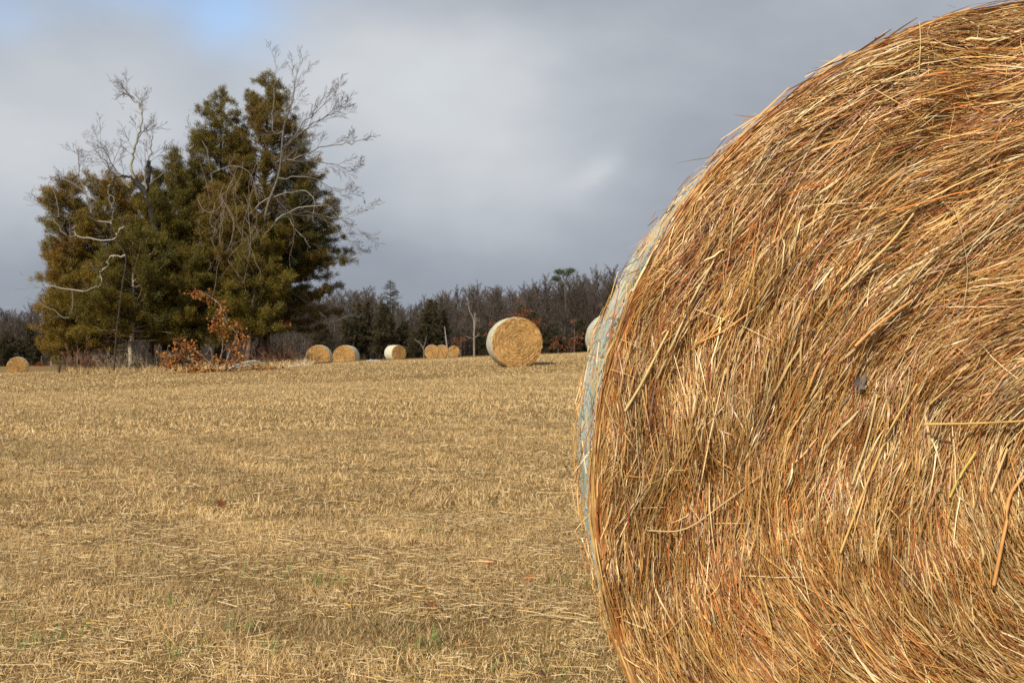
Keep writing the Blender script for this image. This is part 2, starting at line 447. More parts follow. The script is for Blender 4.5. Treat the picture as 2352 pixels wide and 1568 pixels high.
def face_strands(g, n, R, rng, K, lmed, wset, wildp=.07, depth=.032, big=True, devsd=.15):
    r = R*np.sqrt(rng.uniform(.0006, 1.0, n)); t0 = rng.uniform(-math.pi, math.pi, n)
    x0, z0 = r*np.cos(t0), r*np.sin(t0)
    L = np.clip(rng.lognormal(math.log(lmed), .55, n), .025, .5)
    L = np.minimum(L, .25+1.2*r)
    dev = .20*DIRN(x0, z0)+.13*DIRN2(x0, z0)+rng.normal(0, devsd, n)
    wild = rng.random(n) < wildp+.5*np.exp(-(r/.10)**2)
    dev[wild] += rng.normal(0, .9, wild.sum()); L[wild] *= .7
    s = (np.linspace(-.5, .5, K)[None, :])*L[:, None]
    kap = np.where(wild, rng.normal(0, 2.0, n), 1/np.maximum(r, .06)*.85+rng.normal(0, .8, n))[:, None]
    # arc in the tangent frame
    tx, tz = -np.sin(t0), np.cos(t0); nx, nz = np.cos(t0), np.sin(t0)
    cd, sd = np.cos(dev), np.sin(dev)
    ax, az = tx*cd+nx*sd, tz*cd+nz*sd; bx, bz = -nx*cd+tx*sd, -nz*cd+tz*sd
    a = s-(kap**2)*s**3/6; b = kap*s*s/2
    X = x0[:, None]+ax[:, None]*a+bx[:, None]*b
    Z = z0[:, None]+az[:, None]*a+bz[:, None]*b
    rr = np.hypot(X, Z); lim = R*1.005
    sc = np.where(rr > lim, lim/np.maximum(rr, 1e-6), 1); X, Z = X*sc, Z*sc
    kink = rng.normal(0, 1, (n, K))*np.minimum(L, .16)[:, None]*.015; X = X+bx[:, None]*kink; Z = Z+bz[:, None]*kink
    dpt = depth*rng.beta(1.4, 1.3, n)[:, None]
    tilt = rng.normal(0, .05, n)[:, None]
    bow = np.abs(rng.normal(0, .012, n))[:, None]*(1-(2*s/L[:, None])**2)
    Yv = hay_relief(X, Z, R, big)+.016-dpt-tilt*s-bow*.5
    pts = np.stack([X, Yv, Z], -1)
    T = np.gradient(pts, axis=1); T /= np.linalg.norm(T, axis=2, keepdims=True)+1e-9
    fn = np.array([0, -1., 0])
    pn = np.cross(T, fn); pn /= np.linalg.norm(pn, axis=2, keepdims=True)+1e-9
    roll = rng.normal(0, .65, n)[:, None, None]
    wc = rng.choice(len(wset), n, p=[q[2] for q in wset])
    lo = np.array([q[0] for q in wset]); hi = np.array([q[1] for q in wset])
    w = rng.uniform(lo[wc], hi[wc])*.5
    taper = np.ones(K); taper[0] = .55; taper[-1] = .4
    S = (pn*np.cos(roll)+fn*np.sin(roll))*(w[:, None]*taper[None])[:, :, None]
    # colours: patches of red, gold and pale stems wound round the roll
    cn = COLN(np.cos(t0)*.55, np.sin(t0)*.55, r*3.2); cn2 = COLN2(np.cos(t0)*.5+3, np.sin(t0)*.5, r*4.4)
    wgt = np.stack([1.25+0*cn, 1.4+0*cn, 1.2+0*cn, .5+.8*np.clip(cn, 0, 2), .35+.8*np.clip(cn, 0, 2), .8+.5*np.clip(-cn, 0, 2), .5+.35*np.clip(cn2, 0, 2), .6+.6*np.clip(-cn2, 0, 2)], 1)
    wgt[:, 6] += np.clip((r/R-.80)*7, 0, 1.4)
    cw = np.cumsum(wgt/wgt.sum(1, keepdims=True), 1)
    ci = (rng.random(n)[:, None] > cw).sum(1).clip(0, 7)
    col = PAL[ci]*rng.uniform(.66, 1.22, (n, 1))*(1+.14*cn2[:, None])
    thick = wc == len(wset)-1
    nt_ = int(thick.sum()); col[thick] = np.array([[.60, .40, .17], [.55, .28, .09], [.64, .48, .22]])[rng.integers(0, 3, nt_)]*rng.uniform(.75, 1.1, (nt_, 1))
    if not big: col = .35*col+.65*np.array([[.52, .30, .095]])*rng.uniform(.8, 1.15, (n, 1))
    ribbons(g, pts, S, np.clip(col, .01, .85))

def bale_core(g, R, Ln, big, col, nr=36, nt_=144):
    rs = R*np.linspace(.0, 1, nr)**.8; th = np.arange(nt_)/nt_*2*math.pi
    A, B = np.meshgrid(rs, th, indexing='ij'); X, Z = A*np.cos(B), A*np.sin(B)
    Yf = hay_relief(X, Z, R, big)+.018
    ring = [np.stack([X, Yf, Z], -1)]
    ys = np.linspace(.2, Ln-.16, 8)
    for y in ys:
        bul = 1+(.012 if big else .022)*math.sin(math.pi*(y/Ln))
        rr = R*bul*(1+.006*np.sin(th*5+y*3)+.004*np.sin(th*11+y*7))
        ring.append(np.stack([rr*np.cos(th), np.full(nt_, y), rr*np.sin(th)], -1)[None])
    back = np.stack([X, Ln-hay_relief(-X, Z, R, big)-.018, Z], -1)[::-1]
    ring.append(back)
    V = np.concatenate(ring, 0); m = V.shape[0]
    i = (np.arange(m-1)*nt_)[:, None]; j = np.arange(nt_)[None]; j2 = (j+1) % nt_
    f = np.stack([i+j, i+nt_+j, i+nt_+j2, i+j2], -1).reshape(-1, 4)
    cc = np.repeat(np.repeat(np.array(col, float)[None, None], m, 0), nt_, 1); cc[nr:nr+8] = (.44, .33, .17)
    g.add(V.reshape(-1, 3), f, cc.reshape(-1, 3))

NETN = Noise(38, .8, 3)
BIG_R, BIG_L = .80, 1.5
BIG_YAW = R_(-3.2)
D_FACE = 1.592
def build_big_bale():
    rng = np.random.default_rng(77)
    cz = CAM_H-(1138-HY)/F*D_FACE
    cxw = (2524-CX)/F*D_FACE
    root = thing('hay_bale', 'huge foreground round bale of golden and reddish hay cut off by the frame edge', 'hay bale', (cxw, D_FACE, cz), BIG_YAW, 'round hay bales in the field')
    R = BIG_R-.018
    g = Geo(); bale_core(g, R, BIG_L, True, (.13, .06, .02), 60, 220)  # face core coloured dark to deepen the shade in gaps between straws
    core = g.build('hay_core', M_HAYCORE, root, True)
    g = Geo()
    W = [(.0005, .0010, .54), (.0009, .0016, .34), (.0015, .0024, .105), (.0024, .0036, .015)]
    face_strands(g, 215000, R, rng, 5, .078, W, .08, .050, devsd=.20)
    face_strands(g, 50000, R, rng, 4, .028, [(.0006, .0013, .6), (.0012, .0018, .32), (.002, .003, .08)], .30, .042, devsd=.5)
    face_strands(g, 700, R, rng, 7, .14, [(.0018, .003, .85), (.003, .0042, .15)], .02, .044, devsd=.2)
    # frayed rim: strands rolled over the edge, wrapped round it and sticking out
    n = 5200; K = 6
    t0 = rng.uniform(-math.pi, math.pi, n); L = np.clip(rng.lognormal(math.log(.12), .5, n), .03, .4)
    s = np.linspace(-.5, .5, K)[None]*L[:, None]
    dev = rng.normal(0, .35, n)[:, None]; y0 = rng.beta(1, 2.6, n)[:, None]*.06-.005
    rr0 = R-.012+.5*np.clip(y0, 0, .1)*.1+rng.uniform(-.02, .016, n)[:, None]
    tt = t0[:, None]+s*np.cos(dev)/R
    rr = rr0+np.abs(s)*rng.normal(.02, .07, n)[:, None]
    Yv = y0+s*np.sin(dev)*.8
    Yv = np.maximum(Yv, hay_relief(rr*np.cos(tt), rr*np.sin(tt), R, True)*np.clip(1-(rr-R*.96)/.08, 0, 1)-.02)
    pts = np.stack([rr*np.cos(tt), Yv, rr*np.sin(tt)], -1)
    T = np.gradient(pts, axis=1); T /= np.linalg.norm(T, axis=2, keepdims=True)+1e-9
    rd = rng.normal(size=(n, 1, 3)); S = np.cross(T, rd); S /= np.linalg.norm(S, axis=2, keepdims=True)+1e-9
    S *= (rng.uniform(.0006, .002, n)[:, None]*np.array([.5, 1, 1, 1, .8, .3]))[:, :, None]
    ribbons(g, pts, S, PAL[rng.choice(8, n, p=[.2, .2, .2, .1, .1, .08, .08, .04])]*rng.uniform(.75, 1.15, (n, 1)))
    n = 620                                                         # fly-aways
    t0 = np.concatenate([rng.uniform(1.2, 3.9, 470), rng.uniform(-math.pi, math.pi, n-470)]); L = rng.lognormal(math.log(.05), .5, n).clip(.02, .15)
    s = np.linspace(0, 1, K)[None]*L[:, None]
    out = np.abs(rng.normal(.28, .22, n))[:, None]; sg = np.where(rng.random(n) < .75, 1, -1)[:, None]
    cur = rng.normal(-.6, 1.6, n)[:, None]
    tt = t0[:, None]+sg*s*np.cos(out)/R; rr = R-.012+s*np.sin(out)+cur*s*s
    Yv = rng.uniform(.0, .32, n)[:, None]+s*rng.normal(0, .35, n)[:, None]+.02*np.sin(s*30)
    pts = np.stack([rr*np.cos(tt), Yv, rr*np.sin(tt)], -1)
    T = np.gradient(pts, axis=1); T /= np.linalg.norm(T, axis=2, keepdims=True)+1e-9
    rd = rng.normal(size=(n, 1, 3)); S = np.cross(T, rd); S /= np.linalg.norm(S, axis=2, keepdims=True)+1e-9
    S *= (rng.uniform(.0006, .0015, n)[:, None]*np.array([1, 1, 1, .8, .6, .2]))[:, :, None]
    ribbons(g, pts, S, PAL[rng.choice(8, n, p=[.3, .25, .12, .06, .02, .1, .0, .15])]*rng.uniform(.8, 1.15, (n, 1)))
    g.build('hay', M_STRAW, root)
    # plastic net round the drum: zigzag strands over a hay-coloured drum
    g = Geo(); m = 700; th = np.arange(m+1)/m*2*math.pi
    for k, y in enumerate(np.arange(.06, BIG_L-.1, .0115)):
        bul = R*(1+.012*math.sin(math.pi*y/BIG_L))
        if y < .2: bul -= .02*((.2-y)/.14)**2
        lump = 1+.006*np.sin(th*5+y*3)+.004*np.sin(th*11+y*7)
        zig = .0065*(np.where(np.arange(m+1) % 2 == 0, 1, -1))+.004*np.sin(th*37+k)
        rr = bul*lump+.006+.002*rng.normal(size=m+1)
        pts = np.stack([rr*np.cos(th), y+zig, rr*np.sin(th)], -1)[None]
        pts = pts[0][(np.arange(70)*10)[:, None]+np.arange(11)[None]]
        tl = rng.uniform(.2, 1.3, (70, 1)); ta = np.arctan2(pts[:, :, 2], pts[:, :, 0])
        S = np.zeros_like(pts); S[:, :, 1] = .0015; S[:, :, 0] = .0014*tl*np.cos(ta); S[:, :, 2] = .0014*tl*np.sin(ta)
        tm = th[::10][:70]; v = NETN(np.cos(tm)*2.2, np.sin(tm)*2.2, np.full(70, y*7))+rng.normal(0, .35, 70)+.5*math.sin(k*.9)
        c = np.where((v > .45)[:, None], np.array([[.23, .34, .29]]), np.array([[.39, .385, .32]]))*rng.uniform(.75, 1.15, (70, 1))
        c[rng.random(70) < .12] = (.45, .33, .16)
        ribbons(g, pts, S, c)
    net = g.build('net_wrap', M_NET, root)
    # bits of hay caught in the net
    g = Geo(); n = 2000; K = 4; t0 = rng.uniform(-math.pi, math.pi, n); s = np.linspace(-.5, .5, K)[None]*rng.uniform(.015, .07, n)[:, None]; dv = rng.normal(0, .9, n)[:, None]
    y0 = BIG_L*rng.beta(1, 2.2, n)[:, None]*.95+.04
    tt = t0[:, None]+s*np.cos(dv)/R; rr = R*(1+.012*np.sin(math.pi*y0/BIG_L))+.012+np.abs(rng.normal(0, .006, n))[:, None]+rng.normal(0, .12, n)[:, None]*s
    pts = np.stack([rr*np.cos(tt), y0+s*np.sin(dv), rr*np.sin(tt)], -1); S = rng.normal(size=(n, 1, 3)); S = S/np.linalg.norm(S, axis=2, keepdims=True)*.0009*np.ones((1, K, 1))
    ribbons(g, pts, S, PAL[rng.choice(8, n, p=[.25, .2, .15, .08, .08, .1, .04, .1])]); g.build('caught_hay', M_STRAW, net)
    # stalks that stand proud of the face; points given on the photograph and put onto the face plane
    rot = Matrix.Rotation(-BIG_YAW, 4, 'Z'); org = Vector((cxw, D_FACE, cz))
    nrm = Matrix.Rotation(BIG_YAW, 4, 'Z')@Vector((0, -1, 0))
    def onface(px, py, h):
        d = Vector(((px-CX)/F, 1, (HY-py)/F)); c = Vector((0, 0, CAM_H))
        k = (org+nrm*h-c).dot(nrm)/d.dot(nrm)
        p = rot@(c+d*k-org); p.y = float(hay_relief(p.x, p.z, R, True))-h*.75-.016; return p
    def stalk(pts, w, col, node=None):
        g = Geo(); q = smooth_path([onface(*p) for p in pts], 12)
        w *= .56; rad = np.linspace(w, w*.72, 12)
        for i in (node or []): rad[i] *= 1.15
        tube(g, q, rad, 7, col)
        e = Geo
        g.build('straw_stalk', M_STRAW, root, True)
    pale, gold, org_, red = (.62, .46, .20), (.58, .37, .11), (.56, .27, .08), (.42, .15, .05)
    stalk([(2122, 974, .062), (2240, 970, .05), (2352, 966, .04), (2480, 958, .02)], .0033, gold, [7])
    stalk([(1922, 1262, .034), (1985, 1110, .036), (2040, 985, .034), (2100, 880, .03)], .0034, gold, [6])
    stalk([(1955, 1110, .03), (1990, 1000, .032), (2012, 905, .03)], .0032, pale)
    stalk([(1437, 945, .03), (1475, 880, .034), (1500, 830, .034), (1535, 760, .03)], .0042, pale)
    stalk([(1510, 870, .028), (1545, 790, .033), (1590, 690, .03), (1640, 600, .028)], .0034, (.55, .42, .20))
    stalk([(2268, 1335, .04), (2296, 1200, .042), (2318, 1140, .042), (2352, 1095, .036), (2400, 1050, .03)], .0052, org_, [5])
    stalk([(2262, 1125, .03), (2290, 1075, .036), (2312, 1030, .03)], .0042, (.58, .36, .15))
    stalk([(2178, 1140, .036), (2205, 1090, .042), (2235, 1035, .036)], .0036, (.60, .44, .10))
    stalk([(1830, 960, .03), (1862, 870, .034), (1895, 790, .03)], .004, org_)
    stalk([(1490, 1225, .03), (1570, 1215, .04), (1660, 1165, .04), (1750, 1090, .032)], .0022, (.55, .38, .17))
    stalk([(1925, 668, .034), (1965, 630, .04), (2040, 560, .036), (2100, 490, .03)], .0042, (.60, .40, .15))
    stalk([(1955, 795, .03), (2010, 745, .036), (2090, 690, .032)], .0045, org_)
    stalk([(1742, 1330, .03), (1762, 1400, .034), (1780, 1490, .028)], .0034, gold)
    stalk([(2012, 1540, .03), (1960, 1440, .034), (1900, 1330, .03)], .0030, org_)
    stalk([(2212, 700, .04), (2228, 620, .052), (2205, 530, .05), (2195, 470, .036)], .0012, (.50, .33, .16))
    stalk([(2112, 160, .03), (2118, 100, .036), (2135, 30, .034)], .0016, pale)
    stalk([(2010, 205, .034), (2080, 250, .044), (2135, 285, .034)], .0020, gold)
    stalk([(1412, 1460, .02), (1385, 1340, .03), (1366, 1230, .03), (1362, 1180, .02)], .0026, (.55, .36, .12))
    stalk([(1437, 1568, .02), (1400, 1420, .03), (1372, 1260, .02)], .0016, gold)
    # dead leaf caught in the hay
    g = Geo(); c = onface(1975, 885, .036)
    o = [(1962, 872), (1972, 862), (1980, 868), (1990, 856), (1991, 872), (1985, 882), (1988, 894), (1977, 893), (1968, 902), (1970, 888), (1960, 884)]
    v = [onface(a_, b_, .036+.008*math.sin(i*2.1)) for i, (a_, b_) in enumerate(o)]+[onface(1975, 879, .03)]
    g.addp([list(q) for q in v], [(i, (i+1) % 11, 11) for i in range(11)], (.15, .12, .10))
    g.build('dead_leaf', M_LEAF, root)
build_big_bale()

def build_far_bales():
    rng = np.random.default_rng(99)
    R, Ln = .80, 1.5
    def proto(label, loc, yaw):
        root = thing('hay_bale', label, 'hay bale', loc, yaw, 'round hay bales in the field')
        g = Geo(); V0 = g.n
        bale_core(g, R, Ln, False, (.40, .255, .10), 24, 72)
        W = [(.003, .007, .7), (.006, .011, .3)]
        face_strands(g, 13000, R, rng, 5, .17, W, .04, .035, False, .12)
        n = 900; K = 4                                             # shaggy rim
        t0 = rng.uniform(-math.pi, math.pi, n); L = rng.uniform(.06, .20, n); s = np.linspace(0, 1, K)[None]*L[:, None]
        tt = t0[:, None]+s*rng.choice([-1, 1], n)[:, None]/R*.9
        rr = R-.025+s*np.abs(rng.normal(.05, .16, n))[:, None]
        Yv = rng.uniform(.0, .2, n)[:, None]+s*rng.normal(0, .3, n)[:, None]
        pts = np.stack([rr*np.cos(tt), Yv, rr*np.sin(tt)], -1)
        S = rng.normal(size=(n, 1, 3))*.003*np.ones((1, K, 1))
        ribbons(g, pts, S, PAL[rng.choice(3, n)])
        # lay the whole thing on its side with the base at z = 0
        for i in range(len(g.V)): g.V[i] = g.V[i]+np.array([0, 0, R*.975], np.float32)
        g.build('hay', M_FARHAY, root)
        g = Geo(); nt_ = 72; th = np.arange(nt_)/nt_*2*math.pi; rows = []
        for y in np.linspace(.10, Ln-.06, 16):
            bul = R*(1+.022*math.sin(math.pi*y/Ln))+.012
            if y < .2: bul -= .028*((.2-y)/.1)**2
            rr = bul*(1+.006*np.sin(th*5+y*3)+.004*np.sin(th*11+y*7)+.003*np.sin(y*40))
            rows.append(np.stack([rr*np.cos(th), np.full(nt_, y)+.02*np.sin(th*3)+.012*np.sin(th*17), rr*np.sin(th)+R*.975], -1))
        V = np.array(rows); m = len(rows)
        i = (np.arange(m-1)*nt_)[:, None]; j = np.arange(nt_)[None]; j2 = (j+1) % nt_
        g.add(V.reshape(-1, 3), np.stack([i+j, i+nt_+j, i+nt_+j2, i+j2], -1).reshape(-1, 4), (.6, .6, .5))
        g.build('net_wrap', M_FARNET, root, True)
        return root
    def at(px, Y): return on_ground(px, Y)-Vector((0, 0, .03))
    p = proto('large round hay bale standing alone on the crest, midway between trees and foreground bale', at(1189, 32.4), R_(8.5))
    spec = [(1424, 32, R_(7), 'round hay bale half hidden behind the left edge of the huge foreground bale'),
            (730, 67, R_(4), 'round hay bale with ringed face nearest the right side of the tree clump'),
            (790, 72, R_(-3), 'round hay bale right of the one nearest the clump, pale net on its right side'),
            (836, 100, R_(38), 'round hay bale turned to show a wide cream net side left of its face'),
            (992, 114, R_(4), 'distant round bale on the crest overlapping another bale behind it'),
            (1014, 121, R_(2), 'distant round bale partly hidden behind the overlapping bale in front'),
            (1042, 136, R_(3), 'low distant round bale left of the tall white snag, mostly below the crest'),
            (40, 84, R_(22), 'round hay bale alone at far left edge in front of the dark wood')]
    px_fix = {836: 917}
    for px, Y, yaw, lab in spec:
        q = px_fix.get(px, px)
        dup(p, at(q, Y)-Vector((0, 0, {40: .22, 730: .17, 790: .15, 1042: .1}.get(px, 0))), yaw, lab)
build_far_bales()

# ================================================================== TREES
class Wood:
    """collects branch polylines by point count, then makes tubes of them"""
    def __init__(s): s.d = {}
    def add(s, pts, r0, r1, sides, col):
        pts = np.asarray(pts, float); K = len(pts)
        t = np.linspace(0, 1, K)
        s.d.setdefault((K, sides), []).append((pts, r0+(r1-r0)*t**.8, col))
    def into(s, g):
        for (K, sides), l in s.d.items():
            tubes(g, np.array([a[0] for a in l]), np.array([a[1] for a in l]), sides, np.array([a[2] for a in l], float))

def wander(p, d, L, K, rng, wob, up=0.0):
    p = np.array(p, float); d = np.array(d, float); d /= np.linalg.norm(d)
    out = [p.copy()]
    for _ in range(K-1):
        d = d+rng.normal(0, wob, 3)+np.array([0, 0, up]); d /= np.linalg.norm(d)
        p = p+d*L/(K-1); out.append(p.copy())
    return np.array(out)

def side_dir(d, rng, ang):
    d = np.array(d, float); d /= np.linalg.norm(d)
    a = rng.normal(size=3); a -= d*a.dot(d); a /= np.linalg.norm(a)
    return d*math.cos(ang)+a*math.sin(ang)

def sprout(w, pts, r0, r1, rng, levels, n, L, col, wob=.09, up=.03, ang=(.3, .8), t0=.2, thin=1.0, twigr=.006):
    """side shoots along a polyline, recursive"""
    m = len(pts)
    for i in range(n):
        t = t0+(1-t0)*(i+rng.random())/n
        k = min(int(t*(m-1)), m-2); u = t*(m-1)-k
        p = pts[k]*(1-u)+pts[k+1]*u; d = pts[k+1]-pts[k]
        r = (r0+(r1-r0)*t**.8)
        l = L*rng.uniform(.55, 1.2)*(1-.45*t)
        ra = max(twigr, min(r*.62, l*.018*thin))
        q = wander(p, side_dir(d, rng, rng.uniform(*ang)), l, 5, rng, wob, up)
        w.add(q, ra, max(twigr*.6, ra*.35), 4 if ra > .02 else 3, np.array(col)*rng.uniform(.8, 1.2))
        if levels > 1:
            sprout(w, q, ra, ra*.35, rng, levels-1, max(3, int(n*.7)), l*.55, col, wob, up, ang, .25, thin, twigr)

def foliage(g, C, D, n_per, lmin, lmax, wmin, wmax, col, rng, up=.5, spread=.8):
    """feathery sprays: at every centre C (n,3) a bunch of slivers fanning round direction D"""
    n = len(C)
    c = np.repeat(C, n_per, 0); d = np.repeat(D, n_per, 0); m = len(c)
    v = d+rng.normal(0, spread, (m, 3))+np.array([0, 0, up]); v /= np.linalg.norm(v, axis=1, keepdims=True)+1e-9
    c = c+rng.normal(0, .075, (m, 3))
    L = rng.uniform(lmin, lmax, m)[:, None]; W = rng.uniform(wmin, wmax, m)[:, None]
    s = np.cross(v, rng.normal(size=(m, 3))); s /= np.linalg.norm(s, axis=1, keepdims=True)+1e-9
    V = np.stack([c, c+v*L*.45+s*W*.5, c+v*L, c+v*L*.5-s*W*.5], 1).reshape(-1, 3)
    b = np.arange(m)*4
    cc = np.repeat(col, n_per, 0)*rng.uniform(.75, 1.3, (m, 1))
    g.add(V, np.stack([b, b+1, b+2, b+3], 1), np.clip(np.repeat(cc, 4, 0), .005, .8))

OLIVE = np.array([.140, .102, .013]); RUST = np.array([.20, .105, .013]); GREEN = np.array([.086, .075, .012]); BROWNG = np.array([.165, .105, .024]); SHADEGREEN = np.array([.058, .064, .018])  # the dark green has the shade of the clump's right side mixed in

def cedar(label, px, Y, top, hw, bot, tint, mix, seed, dens=1.0, trunk=None, bark=(.12, .075, .05), trunk_r=.16, group='red cedars in the clump', shape=.75, name='cedar_tree', wide=1.25, rise=.36, sz=1.0, full=.62):
    rng = np.random.default_rng(seed)
    base = on_ground(px, Y); m = Y/F
    ztop = P(px, top, Y).z; zbot = P(px, bot, Y).z
    Hc = ztop-zbot; Rm = hw*m
    root = thing(name, label, 'tree', base, 0, group)
    b = np.array(base)
    # trunk
    w = Wood()
    tp = smooth_path(trunk, 10) if trunk is not None else smooth_path([b+[0, 0, -.1], b+[rng.normal(0, .1), rng.normal(0, .1), (ztop-b[2])*.5], [b[0]+rng.normal(0, .15), b[1], ztop-.15]], 10)
    w.add(tp, trunk_r, .02, 8, bark)
    # boughs
    nb = int((40+6.6*Hc*Rm)*dens); C = []; D = []; Cc = []
    nz = Noise(seed+5, .35, 3); nz2 = Noise(seed+6, .9, 3)
    lob = Noise(seed+8, .16, 2, 5)
    for i in range(nb):
        t = ((i+rng.random())/nb)**.72                   # 0 top .. 1 bottom
        z = ztop-t*Hc
        az = rng.uniform(0, 2*math.pi)
        prof = Rm*(min(t/full, 1)**shape)*(1-.22*max(0, (t-.72)/.28))
        prof *= wide*(1+.20*lob(t*6, az*1.2))*rng.uniform(.6, 1.13)
        l = max(.25, prof)
        tt = np.clip((z-b[2])/(ztop-b[2]), 0, .98)
        k = int(tt*9); u = tt*9-k
        ax = tp[k]*(1-u)+tp[min(k+1, 9)]*u
        el = rise*(1.5-1.3*t)+rng.normal(0, .15)
        d = np.array([math.cos(az)*math.cos(el), math.sin(az)*math.cos(el), math.sin(el)])
        p0 = np.array([ax[0], ax[1], z-.35*l*math.sin(max(el, 0))])
        q = wander(p0, d, l*1.05, 6, rng, .10, .06)
        w.add(q, max(.012, .012*l+.006), .006, 4, np.array(bark)*rng.uniform(.7, 1.2))
        nt_ = max(4, int(l/.11))
        f = rng.uniform(.16, 1.03, nt_)**.62
        f = np.minimum(f, .999)
        kk = np.minimum((f*5).astype(int), 4); uu = (f*5-kk)[:, None]
        cpt = q[kk]*(1-uu)+q[kk+1]*uu+rng.normal(0, .135*sz, (nt_, 3))*np.array([1, 1, .55])
        C.append(cpt); D.append(np.repeat(((q[5]-q[4])/np.linalg.norm(q[5]-q[4]))[None], nt_, 0))
        mm = np.clip(mix+.45*nz(cpt[:, 0], cpt[:, 1], cpt[:, 2])+.15*nz2(cpt[:, 0], cpt[:, 1], cpt[:, 2])+rng.normal(0, .1), 0, 1)[:, None]
        Cc.append((tint[0]*(1-mm)+tint[1]*mm)*rng.uniform(.8, 1.2))
    # leader
    nl = int(10*dens)+6
    zz = rng.uniform(0, .16, nl)*Hc
    C.append(np.stack([tp[-1][0]+rng.normal(0, .08, nl)*(1+zz), tp[-1][1]+rng.normal(0, .08, nl), ztop-zz-.1], 1)); D.append(np.repeat(np.array([[0, 0, 1.]]), nl, 0))
    Cc.append(np.repeat((tint[0]*.6+tint[1]*.4)[None], nl, 0))
    g = Geo(); w.into(g); g.build('trunk', M_BARK, root, True, None) if False else None
    for i in range(len(g.V)): g.V[i] = g.V[i]-np.array(base, np.float32)
    g.build('trunk', M_BARK, root, True)
    g = Geo()
    foliage(g, np.concatenate(C), np.concatenate(D), 30 if sz > 1 else 78, .08*sz, .20*sz, (.013 if sz > 1 else .010)*sz, (.030 if sz > 1 else .023)*sz, np.concatenate(Cc), rng, .45, .66)
    for i in range(len(g.V)): g.V[i] = g.V[i]-np.array(base, np.float32)
    g.build('crown', M_CEDAR, root)
    return root

def pp(l, Y, dY=0, rng=None):
    """traced pixel polyline -> world points at distance Y with a gentle swing in depth"""
    out = []
    n = len(l)
    for i, (a, b) in enumerate(l):
        y = Y+dY*(i/max(1, n-1))+(rng.normal(0, .15) if rng is not None else 0)
        out.append(P(a, b, y))
    return out

